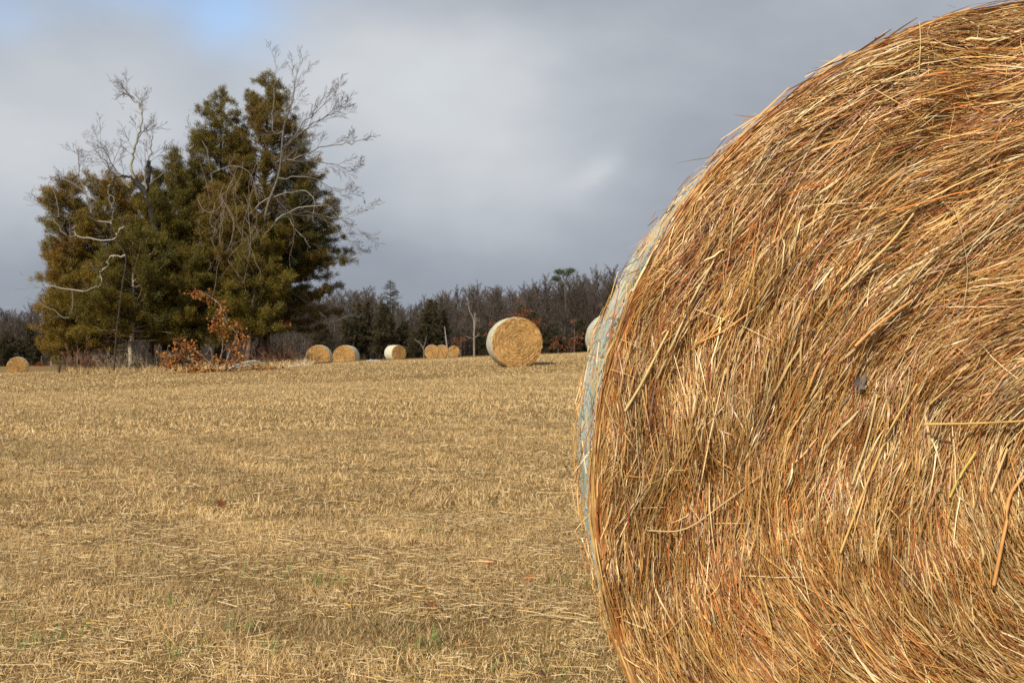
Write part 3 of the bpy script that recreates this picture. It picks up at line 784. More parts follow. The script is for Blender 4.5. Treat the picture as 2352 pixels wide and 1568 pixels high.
def build_clump():
    OR, OG, GO, DG = (OLIVE, RUST), (OLIVE, GREEN), (GREEN, OLIVE), (SHADEGREEN, OLIVE)
    cedar('tallest cedar of the clump, olive and brown with a pointed top', 612, 52, 166, 150, 770, (OLIVE, BROWNG), .45, 101, .9, trunk_r=.26, shape=.8)
    cedar('tall olive cedar with a ragged leaning tip left of the tallest peak', 500, 51, 205, 96, 760, OG, .3, 102, .9, trunk_r=.2, shape=.55)
    cedar('cedar with a narrow pointed spire in the middle of the clump', 392, 48, 338, 112, 770, (OLIVE, GREEN), .4, 103, 1.0, trunk_r=.18, shape=.9)
    cedar('rust tinged cedar forming the left shoulder of the clump', 160, 49, 408, 84, 800, OR, .45, 104, 1.15, shape=.5, wide=.95, full=.22)
    cedar('broad rusty cedar between the left shoulder and the middle spire', 262, 50, 415, 120, 790, OR, .32, 105, 1.0, shape=.45, wide=1.1, full=.25)
    b6 = on_ground(300, 44.5)
    cedar('front green cedar standing on a bare pale trunk', 300, 44.5, 540, 122, 778, (OLIVE, GREEN), .35, 106, 1.05, trunk_r=.13, bark=(.34, .27, .20), shape=.6)
    cedar('vine draped olive cedar at the front centre of the clump', 512, 47.5, 425, 105, 780, (OLIVE, BROWNG), .4, 107, .95, shape=.6)
    cedar('low bright green cedar in front of the dark leaning trunk', 566, 46, 545, 82, 768, (OLIVE*1.1, GREEN*1.15), .35, 108, 1.0, shape=.6)
    cedar('low rusty cedar at the far left foot of the clump', 135, 47, 590, 46, 822, OR, .4, 109, 1.1, shape=.45, wide=1.0, trunk_r=.07)
    tr = [on_ground(585, 51), P(600, 800, 51), P(618, 760, 51), P(650, 690, 51), P(672, 560, 51), P(680, 400, 51), P(690, 330, 51)]
    cedar('dark shaded cedar on a leaning trunk at the right edge of the clump', 690, 51, 322, 92, 765, DG, .25, 110, .75, trunk=tr, trunk_r=.34, bark=(.09, .05, .035), shape=.5, wide=1.05)  # shaded side is put into the foliage colour
    cedar('green cedar filling the middle of the clump behind the orange leaves', 415, 46, 560, 100, 800, (OLIVE, GREEN), .5, 111, 1.0, shape=.5)
    cedar('olive brown cedar between the pale trunk and the left foot of the clump', 205, 46.5, 610, 92, 806, OR, .3, 112, 1.0, shape=.5, wide=1.05)
    cedar('olive cedar filling the notch between the middle spire and the leaning tip', 452, 49.5, 300, 72, 770, OG, .35, 113, 1.0, shape=.7)
    # dark stems seen under the crowns
    for k, (px, Y, tx, r, lab) in enumerate([(262, 48, 250, .22, 'reddish shaggy cedar stem leaning left under the clump'), (345, 48, 350, .16, 'dark upright stem right of the bare pale trunk')]):
        rng = np.random.default_rng(300+k); b = on_ground(px, Y); root = thing('dead_tree', lab, 'tree', b)
        w = Wood(); t = smooth_path([np.array(b)+[0, 0, -.1], np.array(P((px+tx)/2, 800, Y)), np.array(P(tx, 760, Y)), np.array(P(tx-5, 640, Y))], 9)
        w.add(t, r, r*.5, 8, (.10, .055, .035)); sprout(w, t, r, r*.5, rng, 2, 9, 1.3, (.10, .07, .05), twigr=.008)
        g = Geo(); w.into(g)
        for i in range(len(g.V)): g.V[i] = g.V[i]-np.array(b, np.float32)
        g.build('trunk', M_BARK, root, True)

    def bare(name, label, px, Y, mains, seed, cat='tree', col=(.20, .17, .14), group=None, twig=(.125, .105, .085)):
        """mains: list of (pixel polyline, radius at start, radius at end, colour, shoots (levels, n, length), depth swing)"""
        rng = np.random.default_rng(seed); b = on_ground(px, Y); root = thing(name, label, cat, b, 0, group)
        wt, wb = Wood(), Wood(); prev = []
        for i, (l, r0, r1, c, sh, dY) in enumerate(mains):
            ctl = [np.array(v) for v in pp(l, Y+(rng.normal(0, .3) if i else 0), dY)]
            if i:                                              # every limb grows out of an earlier one
                allp = np.concatenate(prev); dd = np.linalg.norm(allp-ctl[0], axis=1); e = np.linalg.norm(allp-ctl[-1], axis=1)
                if e.min() < dd.min() and e.min() < .5: ctl = ctl[::-1]; r0, r1 = max(r0, r1), min(r0, r1); dd = e
                j = dd.argmin()
                near = np.linalg.norm(allp[:, None]-smooth_path(ctl, 40)[None], axis=2)
                if dd[j] > .04 and near.min() > .35: ctl = [allp[j]]+ctl
                elif dd[j] > .04:                              # it crosses an earlier limb: bring it into touch in depth
                    a_, b_ = np.unravel_index(near.argmin(), near.shape); sh_ = allp[a_]-smooth_path(ctl, 40)[b_]; ctl = [v+sh_ for v in ctl]
            q = smooth_path(ctl, 4*len(l))
            if i: q[1:-1] += rng.normal(0, .035, (len(q)-2, 3))
            prev.append(q)
            (wt if i == 0 else wb).add(q, r0, r1, 7, c or col)
            if sh: sprout(wb, q, r0, r1, rng, sh[0]+(1 if sh[0] == 2 and sh[2] > .75 else 0), max(4, int(sh[1]*(1.25 if seed == 501 else .92))), sh[2]*1.2, twig, up=.02, twigr=.0055, thin=.6, wob=.07, **(sh[3] if len(sh) > 3 else {}))
        for w, nm in ((wt, 'trunk'), (wb, 'branches')):
            if not w.d: continue
            g = Geo(); w.into(g)
            for i in range(len(g.V)): g.V[i] = g.V[i]-np.array(b, np.float32)
            g.build(nm, M_BARK if nm == 'trunk' else M_TWIG, root, True)
        return root
    lich = (.27, .255, .195); grey = (.165, .145, .115)
    T = {'t0': .12}
    bare('bare_tree', 'bare grey tree spreading fine twigs past the right side of the clump', 600, 49, [
        ([(596, 846), (600, 700), (605, 547), (613, 476), (641, 394), (651, 291), (672, 230), (677, 173)], .11, .012, (.13, .11, .085), (3, 10, 2.1, {'t0': .45}), -1),
        ([(641, 373), (682, 363), (738, 337), (800, 330), (828, 322)], .06, .01, grey, (2, 11, 1.5, T), -.6),
        ([(605, 560), (646, 512), (682, 486), (759, 476), (800, 512), (852, 540)], 0.043, 0.007, lich, (2, 12, 1.5, T), -1),
        ([(569, 506), (610, 465), (667, 447), (718, 450), (723, 512)], 0.034, 0.009, lich, (2, 8, 1.0, T), -.8),
        ([(661, 500), (692, 542), (713, 568)], 0.025, 0.007, lich, (2, 6, .9, T), -.6),
        ([(651, 291), (665, 240), (676, 190), (690, 140)], .035, .008, grey, (2, 9, 1.2, T), .4),
        ([(628, 300), (626, 230), (632, 180), (628, 125)], .035, .008, grey, (2, 8, 1.0, T), .2),
        ([(655, 330), (705, 275), (745, 238), (772, 205)], .04, .008, grey, (2, 11, 1.3, T), -.5),
        ([(650, 345), (725, 290), (775, 262), (800, 250)], .035, .008, grey, (2, 11, 1.2, T), .5),
        ([(665, 367), (760, 375), (800, 390), (822, 385)], .035, .008, grey, (2, 10, 1.1, T), .6),
        ([(640, 400), (720, 400), (790, 440), (812, 430)], .035, .008, grey, (2, 10, 1.0, T), .2),
        ([(700, 485), (770, 500), (830, 490), (850, 465)], 0.019, 0.005, lich, (2, 9, 1.0, T), -.5),
        ([(740, 490), (790, 530), (820, 570), (850, 575)], .025, .006, grey, (2, 8, .8, T), -.3),
        ([(625, 690), (687, 717), (743, 742), (810, 722)], .022, .006, grey, (2, 9, 1.0, T), -.4),
        ([(640, 660), (700, 690), (760, 740), (775, 780)], .018, .005, grey, (2, 7, .9, T), -.2),
        ([(600, 620), (560, 570), (540, 520), (520, 500)], .04, .01, grey, (2, 7, .9, T), -.4),
        ([(500, 470), (470, 330), (440, 300), (430, 285)], .03, .006, grey, (2, 7, .9, T), 1),
    ], 501)
    black = (.03, .025, .02)
    bare('crooked_tree', 'crooked half dead tree rising bare above the left of the clump', 360, 46.8, [
        ([(384, 848), (380, 700), (360, 540), (338, 455), (328, 435), (308, 414)], .24, .13, black, None, 0),
        ([(308, 414), (302, 368), (310, 335), (318, 306), (326, 270), (318, 240), (297, 222), (287, 201)], 0.074, 0.019, lich, (2, 16, 1.5, T), .3),
        ([(297, 222), (275, 210), (256, 222)], .035, .012, grey, (2, 6, .8, T), .2),
        ([(330, 440), (298, 410), (272, 404)], .09, .05, black, (2, 4, .8), .2),
        ([(338, 450), (340, 390), (349, 337), (354, 306)], .06, .018, grey, (2, 12, 1.3, T), .4),
        ([(272, 404), (250, 398), (241, 373), (205, 342)], .05, .012, grey, (2, 12, 1.4, T), -.4),
        ([(300, 430), (262, 380), (236, 335), (222, 320)], .045, .01, grey, (2, 12, 1.4, T), .6),
        ([(256, 480), (246, 435), (260, 410), (272, 404)], .05, .04, grey, (2, 5, .8, T), -.4),
        ([(350, 440), (353, 400), (354, 370)], .10, .08, black, None, 0),
        ([(340, 420), (385, 385), (392, 350)], .03, .008, grey, (2, 8, 1.0, T), .3),
    ], 502)
    bare('dead_limb', 'silvery dead tree whose crooked limbs show against the rusty left crowns', 250, 42.2, [
        ([(262, 850), (268, 760), (280, 660), (288, 588), (258, 545), (255, 515)], .032, .028, (.05, .04, .03), None, 0),
        ([(174, 518), (169, 537), (192, 547), (256, 550), (272, 534), (282, 522)], 0.022, 0.037, lich, (2, 8, .8, T), -.2),
        ([(290, 585), (268, 588), (254, 591), (246, 614), (233, 629), (238, 645), (220, 660), (195, 668)], 0.040, 0.015, lich, (2, 8, .7, T), -.5),
        ([(254, 508), (256, 480), (262, 460), (245, 440)], 0.025, 0.012, lich, (2, 6, .7, T), -.2),
        ([(212, 500), (200, 455), (186, 420), (179, 394), (177, 342)], .05, .015, grey, (2, 12, 1.2, T), .3),
        ([(205, 480), (195, 440), (150, 415), (128, 405)], .04, .012, grey, (2, 9, 1.0, T), .2),
        ([(110, 656), (85, 645), (51, 630)], 0.025, 0.009, lich, (1, 3, .4), 0),
        ([(105, 655), (82, 662), (47, 666)], 0.022, 0.009, lich, (1, 3, .4), 0),
        ([(150, 540), (120, 500), (90, 470), (72, 445)], .03, .008, grey, (2, 9, .9, T), .2),
        ([(140, 500), (120, 440), (110, 420)], .03, .008, grey, (2, 7, .8, T), .2),
        ([(160, 728), (120, 712), (82, 690)], .03, .01, grey, (2, 6, .7, T), 0),
    ], 503)
    bare('sapling', 'thin pale dead stem left of the bare pale trunk', 178, 46, [([(177, 850), (178, 800), (176, 774)], 0.025, 0.015, lich, None, 0)], 504, 'tree trunk')
    # bare lower boughs on the pale trunk
    bare('dead_branches', 'spray of dead grey lower boughs round the pale trunk', 300, 44.3, [
        ([(301, 852), (300, 820), (299, 782)], .10, .09, (.36, .29, .21), None, 0),
        ([(300, 795), (275, 786), (246, 778)], .02, .008, grey, (2, 7, .6), -.4), ([(300, 790), (270, 770), (252, 772)], .02, .008, grey, (2, 7, .6), -.4),
        ([(300, 790), (322, 780), (338, 772)], .02, .008, grey, (2, 6, .5), -.4), ([(300, 800), (280, 800), (262, 806)], .015, .006, grey, (1, 6, .4), -.3)], 505, 'branches')
    # climbing vines hanging over the crowns
    rng = np.random.default_rng(61); b = on_ground(545, 44.6); root = thing('hanging_vine', 'tangle of bare brown vines draped down the centre of the clump', 'vine', b)
    w = Wood()
    for i in range(26):
        x = rng.normal(540, 44); y0 = rng.uniform(360, 560); y1 = y0+rng.uniform(60, 200)
        l = []; xx = x
        for k in range(7):
            l.append((xx, y0+(y1-y0)*k/6)); xx += rng.normal(0, 11)
        q = smooth_path(pp(l, 44.9+rng.uniform(-.5, 1.0), rng.uniform(-.6, .2)), 16)
        r = rng.uniform(.007, .017); w.add(q, r, r*.5, 4, np.array((.19, .145, .10))*rng.uniform(.7, 1.3)); sprout(w, q, r, r*.5, rng, 1, 7, .5, (.19, .15, .11), twigr=.007, up=-.04)
    for l in ([(452, 455), (470, 485), (500, 480), (530, 420), (545, 380)], [(490, 395), (535, 380), (575, 400), (590, 460)], [(560, 650), (575, 560), (570, 480), (583, 420)]):
        q = smooth_path(pp(l, 45), 18); w.add(q, .016, .011, 5, (.20, .16, .115)); sprout(w, q, .03, .02, rng, 2, 8, .7, (.2, .16, .12), twigr=.007)
    g = Geo(); w.into(g)
    for i in range(len(g.V)): g.V[i] = g.V[i]-np.array(b, np.float32)
    g.build('stems', M_TWIG, root)
    # oak branches still holding orange leaves
    def oak(name, label, cat, px, Y, limbs, clusters, seed, per=26, lf=.105):
        rng = np.random.default_rng(seed); b = on_ground(px, Y); root = thing(name, label, cat, b)
        w = Wood()
        for l, r0, r1 in limbs:
            q = smooth_path(pp(l, Y, 0, rng), 4*len(l)); w.add(q, r0*.8, r1*.8, 6, (.20, .175, .135)); sprout(w, q, r0, r1, rng, 2, 5, .5, (.20, .15, .11), twigr=.006)
        g = Geo(); w.into(g)
        for i in range(len(g.V)): g.V[i] = g.V[i]-np.array(b, np.float32)
        g.build('branch', M_BARK, root, True)
        g = Geo(); pal = np.array([[.28, .11, .026], [.24, .08, .02], [.36, .155, .04], [.16, .062, .022], [.31, .13, .03]])
        C = []
        for cx, cy, rx, ry, n in clusters:
            n = int(n*1.8); a = rng.normal(0, .5, (n, 2)); C.append(np.array([np.array(P(cx+rx*u, cy+ry*v, Y+rng.normal(0, .3))) for u, v in a]))
        C = np.concatenate(C); gzv = ground_z(C[:, 0], C[:, 1]); C[:, 2] = np.maximum(C[:, 2], gzv+.02)
        n = len(C); v = rng.normal(size=(n, 3))+np.array([0, -.2, -.5]); v /= np.linalg.norm(v, axis=1, keepdims=True)
        s = np.cross(v, rng.normal(size=(n, 3))); s /= np.linalg.norm(s, axis=1, keepdims=True); u = np.cross(v, s)
        L = lf*rng.uniform(.7, 1.3, (n, 1)); W = L*rng.uniform(.28, .4, (n, 1)); fo = rng.uniform(.1, .5, (n, 1))
        tip = C+v*L
        A = C+v*L*.35+s*W+u*W*fo; B = C+v*L*.7+s*W*.8+u*W*fo; A2 = C+v*L*.35-s*W+u*W*fo; B2 = C+v*L*.7-s*W*.8+u*W*fo
        V = np.stack([C, A, B, tip, B2, A2], 1).reshape(-1, 3)-np.array(b); k = np.arange(n)*6
        col = pal[rng.integers(0, 5, n)]*rng.uniform(.75, 1.2, (n, 1)); cc = np.repeat(col, 6, 0)
        base = g.n; g.add(V, np.stack([k, k+1, k+2, k+3], 1), cc)
        f = np.stack([k, k+3, k+4, k+5], 1)+base; g.L.append(f.ravel()); g.S.append(np.full(n, 4))
        g.build('leaves', M_LEAF, root)
    oak('fallen_oak_branch', 'fallen oak branch covered in orange dead leaves at the foot of the clump', 'branch', 480, 40.5,
        [([(583, 841), (540, 845), (515, 854), (490, 840), (462, 815), (440, 798)], .06, .02), ([(490, 840), (484, 800), (475, 812), (452, 824)], .035, .012),
         ([(515, 850), (530, 800), (545, 770), (520, 740), (505, 700), (480, 680), (462, 668)], .045, .012), ([(500, 850), (512, 790), (504, 730)], .03, .01),
         ([(470, 840), (425, 820), (385, 812)], .03, .01), ([(530, 850), (560, 800), (552, 760)], .025, .01)],
        [(452, 676, 26, 16, 60), (478, 690, 16, 12, 18), (510, 705, 13, 20, 46), (502, 735, 22, 16, 46), (490, 750, 14, 12, 26), (516, 760, 16, 22, 44), (540, 745, 14, 14, 34), (556, 775, 14, 20, 56), (540, 800, 16, 18, 50), (550, 825, 16, 16, 46),
         (416, 790, 18, 14, 44), (408, 815, 24, 12, 50), (378, 815, 14, 12, 34), (393, 838, 24, 14, 60), (440, 796, 18, 12, 40), (457, 822, 20, 16, 60), (446, 845, 26, 12, 70), (478, 855, 30, 10, 80), (498, 830, 18, 16, 44), (525, 838, 18, 14, 44), (505, 858, 30, 8, 60), (430, 860, 24, 6, 30), (590, 845, 40, 8, 40), (620, 852, 30, 6, 20)], 71)
    oak('oak_sprig', 'small sprig of orange leaves beside the dark leaning trunk', 'branch', 625, 47, [([(600, 772), (620, 755), (640, 744), (665, 748)], .025, .008)], [(640, 745, 26, 8, 70), (612, 755, 10, 8, 16), (660, 748, 10, 6, 16)], 72, lf=.13)
    # logs and brush at the foot
    def log(label, l, Y, r, col, seed):
        rng = np.random.default_rng(seed); b = on_ground(l[0][0], Y); root = thing('fallen_log', label, 'log', b)
        w = Wood(); pts = []
        for px, dz in l:
            p = on_ground(px, Y+rng.normal(0, .1)); p.z += dz; pts.append(p)
        q = smooth_path(pts, 12); w.add(q, r, r*.6, 7, col); sprout(w, q, r, r*.5, rng, 1, 4, .5, col, twigr=.01)
        g = Geo(); w.into(g)
        for i in range(len(g.V)): g.V[i] = g.V[i]-np.array(b, np.float32)
        g.build('log', M_BARK, root, True)
    log('pale fallen limb lying right of the orange leaves', [(527, .12), (555, .3), (583, .38), (600, .28)], 40, .05, (.27, .25, .21), 81)
    log('short white stick lying on grass right of the clump', [(664, .08), (685, .1), (697, .2), (706, .03)], 41, .022, (.36, .34, .29), 82)
    def bush_proto(seed, label, col, H, n, leafcol=None):
        rng = np.random.default_rng(seed); root = thing('brush_shrub', label, 'shrub', (0, 0, 0), 0, 'brush at the foot of the clump')
        w = Wood()
        for i in range(n):
            a = rng.uniform(0, 6.28); d = (math.cos(a)*.7, math.sin(a)*.7, 1.1)
            q = wander((rng.normal(0, .25), rng.normal(0, .2), -.03), d, H*rng.uniform(.5, 1.2), 6, rng, .18, .02)
            w.add(q, .014, .006, 3, np.array(col)*rng.uniform(.7, 1.3)); sprout(w, q, .012, .006, rng, 2, 6, H*.4, col, twigr=.006)
        g = Geo(); w.into(g); g.build('stems', M_TWIG, root); return root
    pr = [bush_proto(91, 'low tangle of reddish brown brush stems under the cedars', (.20, .105, .06), 1.0, 22), bush_proto(92, 'low tangle of greyish tan brush stems under the cedars', (.26, .20, .13), .85, 22)]
    rng = np.random.default_rng(93); spots = [(215, 45), (245, 45.4), (185, 45), (330, 45.2), (365, 44.5), (625, 47), (655, 46.5), (680, 47), (705, 49), (275, 44), (600, 46), (225, 48), (150, 48), (350, 47), (395, 46)]
    for i, (px, Y) in enumerate(spots):
        s = rng.uniform(.7, 1.25); k = 0 if i in (0, 1, 2, 5, 6, 10, 11, 13) else 1
        if i == 0: pr[0].location = on_ground(px, Y)
        elif i == 3: pr[1].location = on_ground(px, Y)
        else: dup(pr[k], on_ground(px, Y), rng.uniform(0, 6), None, (s, s, s*rng.uniform(.8, 1.2)))
    # tall dead grass round the stems
    g = Geo(); n = 16000
    px = rng.uniform(150, 720, n); Y = rng.uniform(43, 51, n)
    k = rng.random(n) < np.exp(-((px-(250+60*np.sin(Y)))/190)**2)+.35
    px, Y = px[k], Y[k]; x = (px-CX)/F*Y
    blades(g, x, Y, rng.uniform(.08, .42, len(x)), rng.uniform(.012, .03, len(x)), .9, rng)
    tag(g.build('tall_dead_grass', M_GRASS), kind='stuff')
build_clump()

# ================================================================== THE FAR WOOD
def far_tree(seed, H, col, name='bare_tree', label='', group='bare trees in the far wood'):
    rng = np.random.default_rng(seed); root = thing(name, label, 'tree', (0, 0, 0), 0, group)
    w, t = Wood(), Wood()
    tr = wander((0, 0, -.3), (rng.normal(0, .05), rng.normal(0, .05), 1), H*.97, 9, rng, .05, .03)
    t.add(tr, H*.012, .02, 6, col)
    for i in range(34):
        u = .26+.73*(i+rng.random())/34; k = min(int(u*8), 7); p = tr[k]+(tr[k+1]-tr[k])*(u*8-k)
        a = rng.uniform(0, 6.28); el = rng.uniform(.75, 1.35)
        L = H*.36*(1.12-u*.75)*rng.uniform(.7, 1.2)
        q = wander(p, (math.cos(a)*math.cos(el), math.sin(a)*math.cos(el), math.sin(el)), L, 6, rng, .13, .08)
        w.add(q, .030, .010, 4, np.array(col)*rng.uniform(.8, 1.15))
        sprout(w, q, .030, .010, rng, 2, 10, L*.42, np.array(col)*1.1, wob=.10, up=.035, ang=(.25, .65), twigr=.010)
    g = Geo(); t.into(g); g.build('trunk', M_BARK, root, True)
    g = Geo(); w.into(g); g.build('branches', M_TWIG, root)
    return root

TOPS_X = [-300, 0, 60, 150, 300, 600, 780, 850, 900, 960, 1000, 1060, 1100, 1160, 1200, 1250, 1300, 1350, 1400, 1500, 1800]
TOPS_Y = [705, 712, 700, 690, 680, 675, 672, 660, 692, 690, 668, 668, 656, 662, 650, 652, 634, 628, 634, 630, 625]
def build_wood():
    rng = np.random.default_rng(400)
    cols = [(.080, .060, .046), (.066, .049, .038), (.10, .078, .062)]  # bark kept dark: the cloud shade over the wood is in its colour
    protos = [far_tree(410+i, 10.0, cols[i % 3]) for i in range(6)]
    lab = 'bare dark winter tree among its likes in the wood behind the field'
    used = set()
    def place(px, Y, k, top):
        b = on_ground(px, Y); H = P(px, top, Y).z-b.z
        s = max(.35, H/10.0)
        if k not in used:
            used.add(k); o = protos[k]; o.location = b; o.scale = (s, s, s); o['label'] = lab
        else: o = dup(protos[k], b, rng.uniform(0, 6.28), lab, (s*rng.uniform(1.0, 1.45),)*2+(s,))
    for row, (Y, step) in enumerate(((143, 27), (152, 23), (163, 21), (176, 19))):
        px = -140+row*9
        while px < 1560:
            q = px+rng.normal(0, 7)
            if not (175 < q < 690 and row != 2):
                top = np.interp(q, TOPS_X, TOPS_Y)+(22, 15, 8, 4)[row]+rng.normal(4, 11)
                place(q, Y, int(rng.integers(0, 6)), top)
            px += step
    # dense thicket that closes the wood below the tops
    g = Geo(); n = 15000
    px = rng.uniform(-260, 1700, n); Y = rng.uniform(149, 190, n)
    x = (px-CX)/F*Y; z0 = ground_z(x, Y)
    ztop = CAM_H+(HY-np.interp(px, TOPS_X, TOPS_Y))/F*Y
    h = (ztop-z0)*np.clip(rng.beta(2.2, 2.2, n)*.98, .1, .92)
    K = 5; t = np.linspace(0, 1, K)[None, :, None]
    p0 = np.stack([x, Y, z0-.2], 1)[:, None]; d = np.concatenate([rng.normal(0, .10, (n, 2)), np.ones((n, 1))], 1)[:, None]*h[:, None, None]
    pts = p0+d*t+rng.normal(0, .12, (n, K, 3))*np.array([1, 1, .2])
    w = (rng.uniform(.012, .05, n))[:, None]*np.array([1, .9, .75, .55, .25])[None]
    colr = np.array([[.072, .056, .048], [.09, .07, .058], [.055, .05, .03]])[rng.integers(0, 3, n)]*rng.uniform(.7, 1.25, (n, 1))  # stems share the wood's painted-in cloud shade
    tubes(g, pts, w, 3, colr)
    # sprays of brushwood and low evergreens between the stems
    m = 26000
    px = rng.uniform(-260, 1700, m); Y = rng.uniform(147, 185, m); x = (px-CX)/F*Y; z0 = ground_z(x, Y)
    zt = CAM_H+(HY-np.interp(px, TOPS_X, TOPS_Y))/F*Y
    C = np.stack([x, Y, z0+(zt-z0)*rng.beta(1.1, 2.4, m)*.85], 1)
    cc = np.array([[.055, .052, .028], [.06, .048, .04], [.08, .058, .044]])[rng.integers(0, 3, m)]
    foliage(g, C, np.repeat(np.array([[0, 0, 1.]]), m, 0), 6, .5, 1.2, .03, .09, cc, rng, .7, .5)
    tag(g.build('thicket', M_TWIG), kind='stuff')
    # evergreens standing out in front of the wood
    gr = 'dark cedars along the edge of the far wood'
    E = [(795, 136, 735, 20, 'dark low cedar at the wood edge just right of the clump'), (822, 138, 700, 32, 'broad dark cedar in the wood behind the two leftmost crest bales'), (846, 141, 694, 14, 'narrow dark cedar spire in the wood left of the layered pine'),
         (882, 137, 696, 36, 'broad dark cedar in the wood directly under the layered pine'), (955, 135, 765, 22, 'low dark cedar in the wood just left of the tall pointed cedar'), (990, 136, 690, 34, 'tall pointed dark cedar in the wood above the overlapping bales'), (1016, 139, 710, 18, 'slim dark cedar touching the right of the tall pointed cedar'),
         (1105, 140, 755, 20, 'dark cedar right of the white snag'), (1270, 138, 745, 30, 'dark cedar in the wood right of the lone crest bale'), (1330, 138, 735, 30, 'dark cedar in the wood near the huge bale edge'), (1403, 140, 655, 15, 'dark evergreen top showing beside the huge bale rim'), (1225, 139, 720, 24, 'dark cedar rising behind the lone crest bale'),
         (15, 136, 765, 30, 'dark cedar in the wood at the far left frame edge'), (70, 138, 752, 30, 'dark cedar in the wood close to the left foot of the clump'), (740, 138, 742, 26, 'dark cedar seen below the right edge of the clump'), (930, 139, 742, 24, 'dark cedar between the layered pine and the tall pointed cedar'), (1165, 140, 748, 20, 'dark cedar left of the lone crest bale'), (1200, 141, 702, 10, 'rounded dark evergreen top in the wood above the lone crest bale')]
    for i, (px, Y, top, hw, lb) in enumerate(E):
        hw *= .85
        cedar(lb, px, Y, top, hw, 812 if px > 700 else 850, (np.array([.046, .042, .018]), np.array([.066, .048, .024])), .4, 600+i, .8, bark=(.06, .05, .04), trunk_r=.15, group=gr, shape=.8, wide=1.0, sz=2.3)
    # layered pine
    rng = np.random.default_rng(450); Y = 146; b = on_ground(895, Y); root = thing('layered_pine', 'sparse grey pine with drooping tiers rising above the wood', 'tree', b)
    w = Wood(); tp = np.array([np.array(b)+(np.array(P(897, 643, Y))-np.array(b))*t for t in np.linspace(0, 1, 10)]); w.add(tp, .22, .03, 6, (.07, .06, .055)); C = []; D = []
    for i in range(36):
        t = rng.random()**.9; z = P(0, 646+80*t, Y).z; p = np.array([tp[0][0]+(tp[-1][0]-tp[0][0])*.8, Y, z]); a = rng.uniform(0, 6.28)
        L = (2+34*t**.75)*Y/F*rng.uniform(.7, 1.1)
        q = wander(p, (math.cos(a), math.sin(a), .35), L, 6, rng, .06, -.09); w.add(q, .05, .02, 4, (.075, .065, .06))
        sprout(w, q, .04, .02, rng, 1, 6, .8, (.08, .072, .06), twigr=.02); k = q[2:]; C.append(np.repeat(k, 2, 0)+rng.normal(0, .12, (8, 3))); D.append(np.repeat(np.array([[0, 0, .3]]), 8, 0))
    g = Geo(); w.into(g); g.V = [v-np.array(b, np.float32) for v in g.V]; g.build('trunk', M_BARK, root, True)
    C = np.concatenate(C); g = Geo(); foliage(g, C, np.concatenate(D), 5, .2, .45, .025, .06, np.repeat(np.array([[.07, .068, .045]]), len(C), 0), rng, .1, .8)
    g.V = [v-np.array(b, np.float32) for v in g.V]; g.build('crown', M_CEDAR, root)
    # flat-topped pine
    b = on_ground(1297, 148); Y = 148; root = thing('flat_topped_pine', 'flat topped pine with a few green tufts above the wood', 'tree', b); w = Wood(); C = []
    w.add(smooth_path([b, P(1300, 720, Y), P(1298, 660, Y), P(1303, 632, Y), P(1311, 624, Y)], 12), .2, .05, 6, (.09, .07, .06))
    w.add(smooth_path([P(1299, 668, Y), P(1290, 648, Y), P(1278, 641, Y)], 6), .07, .03, 5, (.09, .07, .06)); w.add(smooth_path([P(1299, 648, Y), P(1293, 634, Y), P(1286, 626, Y)], 6), .07, .03, 5, (.09, .07, .06))
    for cx, cy, rx, ry, n in ((1285, 625, 9, 3.5, 60), (1311, 623, 7, 3.5, 46), (1277, 641, 7, 4, 40), (1302, 631, 6, 3, 20), (1290, 655, 4, 3, 10)):
        C += [np.array(P(cx+rx*rng.normal()*.6, cy+ry*rng.normal()*.6, Y+rng.normal(0, .5))) for _ in range(n)]
    C = np.array(C); g = Geo(); w.into(g); g.V = [v-np.array(b, np.float32) for v in g.V]; g.build('trunk', M_BARK, root, True)
    g = Geo(); foliage(g, C, C*0+np.array([0, 0, .4]), 14, .2, .5, .03, .07, np.repeat(np.array([[.06, .075, .035]]), len(C), 0), rng, .2, .9); g.V = [v-np.array(b, np.float32) for v in g.V]; g.build('crown', M_CEDAR, root)
    # dead standing stems
    def snag(name, label, px, Y, limbs, seed, col):
        rng = np.random.default_rng(seed); b = on_ground(px, Y); root = thing(name, label, 'dead tree', b); w = Wood()
        for l, r0, r1 in limbs:
            q = smooth_path(pp(l, Y), 3*len(l)+2); w.add(q, r0, r1, 7, col)
            sprout(w, q, r0, r1, rng, 1, 4, .7, col, twigr=.02)
        g = Geo(); w.into(g); g.V = [v-np.array(b, np.float32) for v in g.V]; g.build('trunk', M_BARK, root, True)
    snag('dead_snag', 'tall pale broken snag standing in front of the wood', 1088, 128, [([(1089, 822), (1089, 780), (1088, 735), (1078, 712), (1074, 683)], .13, .03), ([(1088, 770), (1091, 740), (1091, 718)], .10, .06), ([(1089, 779), (1080, 775), (1071, 772)], .05, .02), ([(1090, 776), (1097, 770), (1101, 767)], .05, .02), ([(1090, 742), (1095, 737), (1096, 730)], .04, .02)], 461, (.22, .18, .145))
    snag('dead_sapling', 'thin pale leaning dead stem left of the tall snag', 1028, 128, [([(1029, 822), (1026, 790), (1021, 749)], .12, .04)], 462, (.30, .26, .23))
    snag('forked_sapling', 'thin pale forked stem behind the overlapping crest bales', 975, 128, [([(974, 822), (972, 800), (962, 785), (952, 780)], .06, .02), ([(972, 800), (977, 785), (979, 772)], .04, .015)], 463, (.20, .17, .15))
    snag('dead_tree', 'short pale stub right of the far left bale', 118, 126, [([(118, 860), (118, 838), (117, 828)], .13, .1)], 464, (.30, .28, .25))
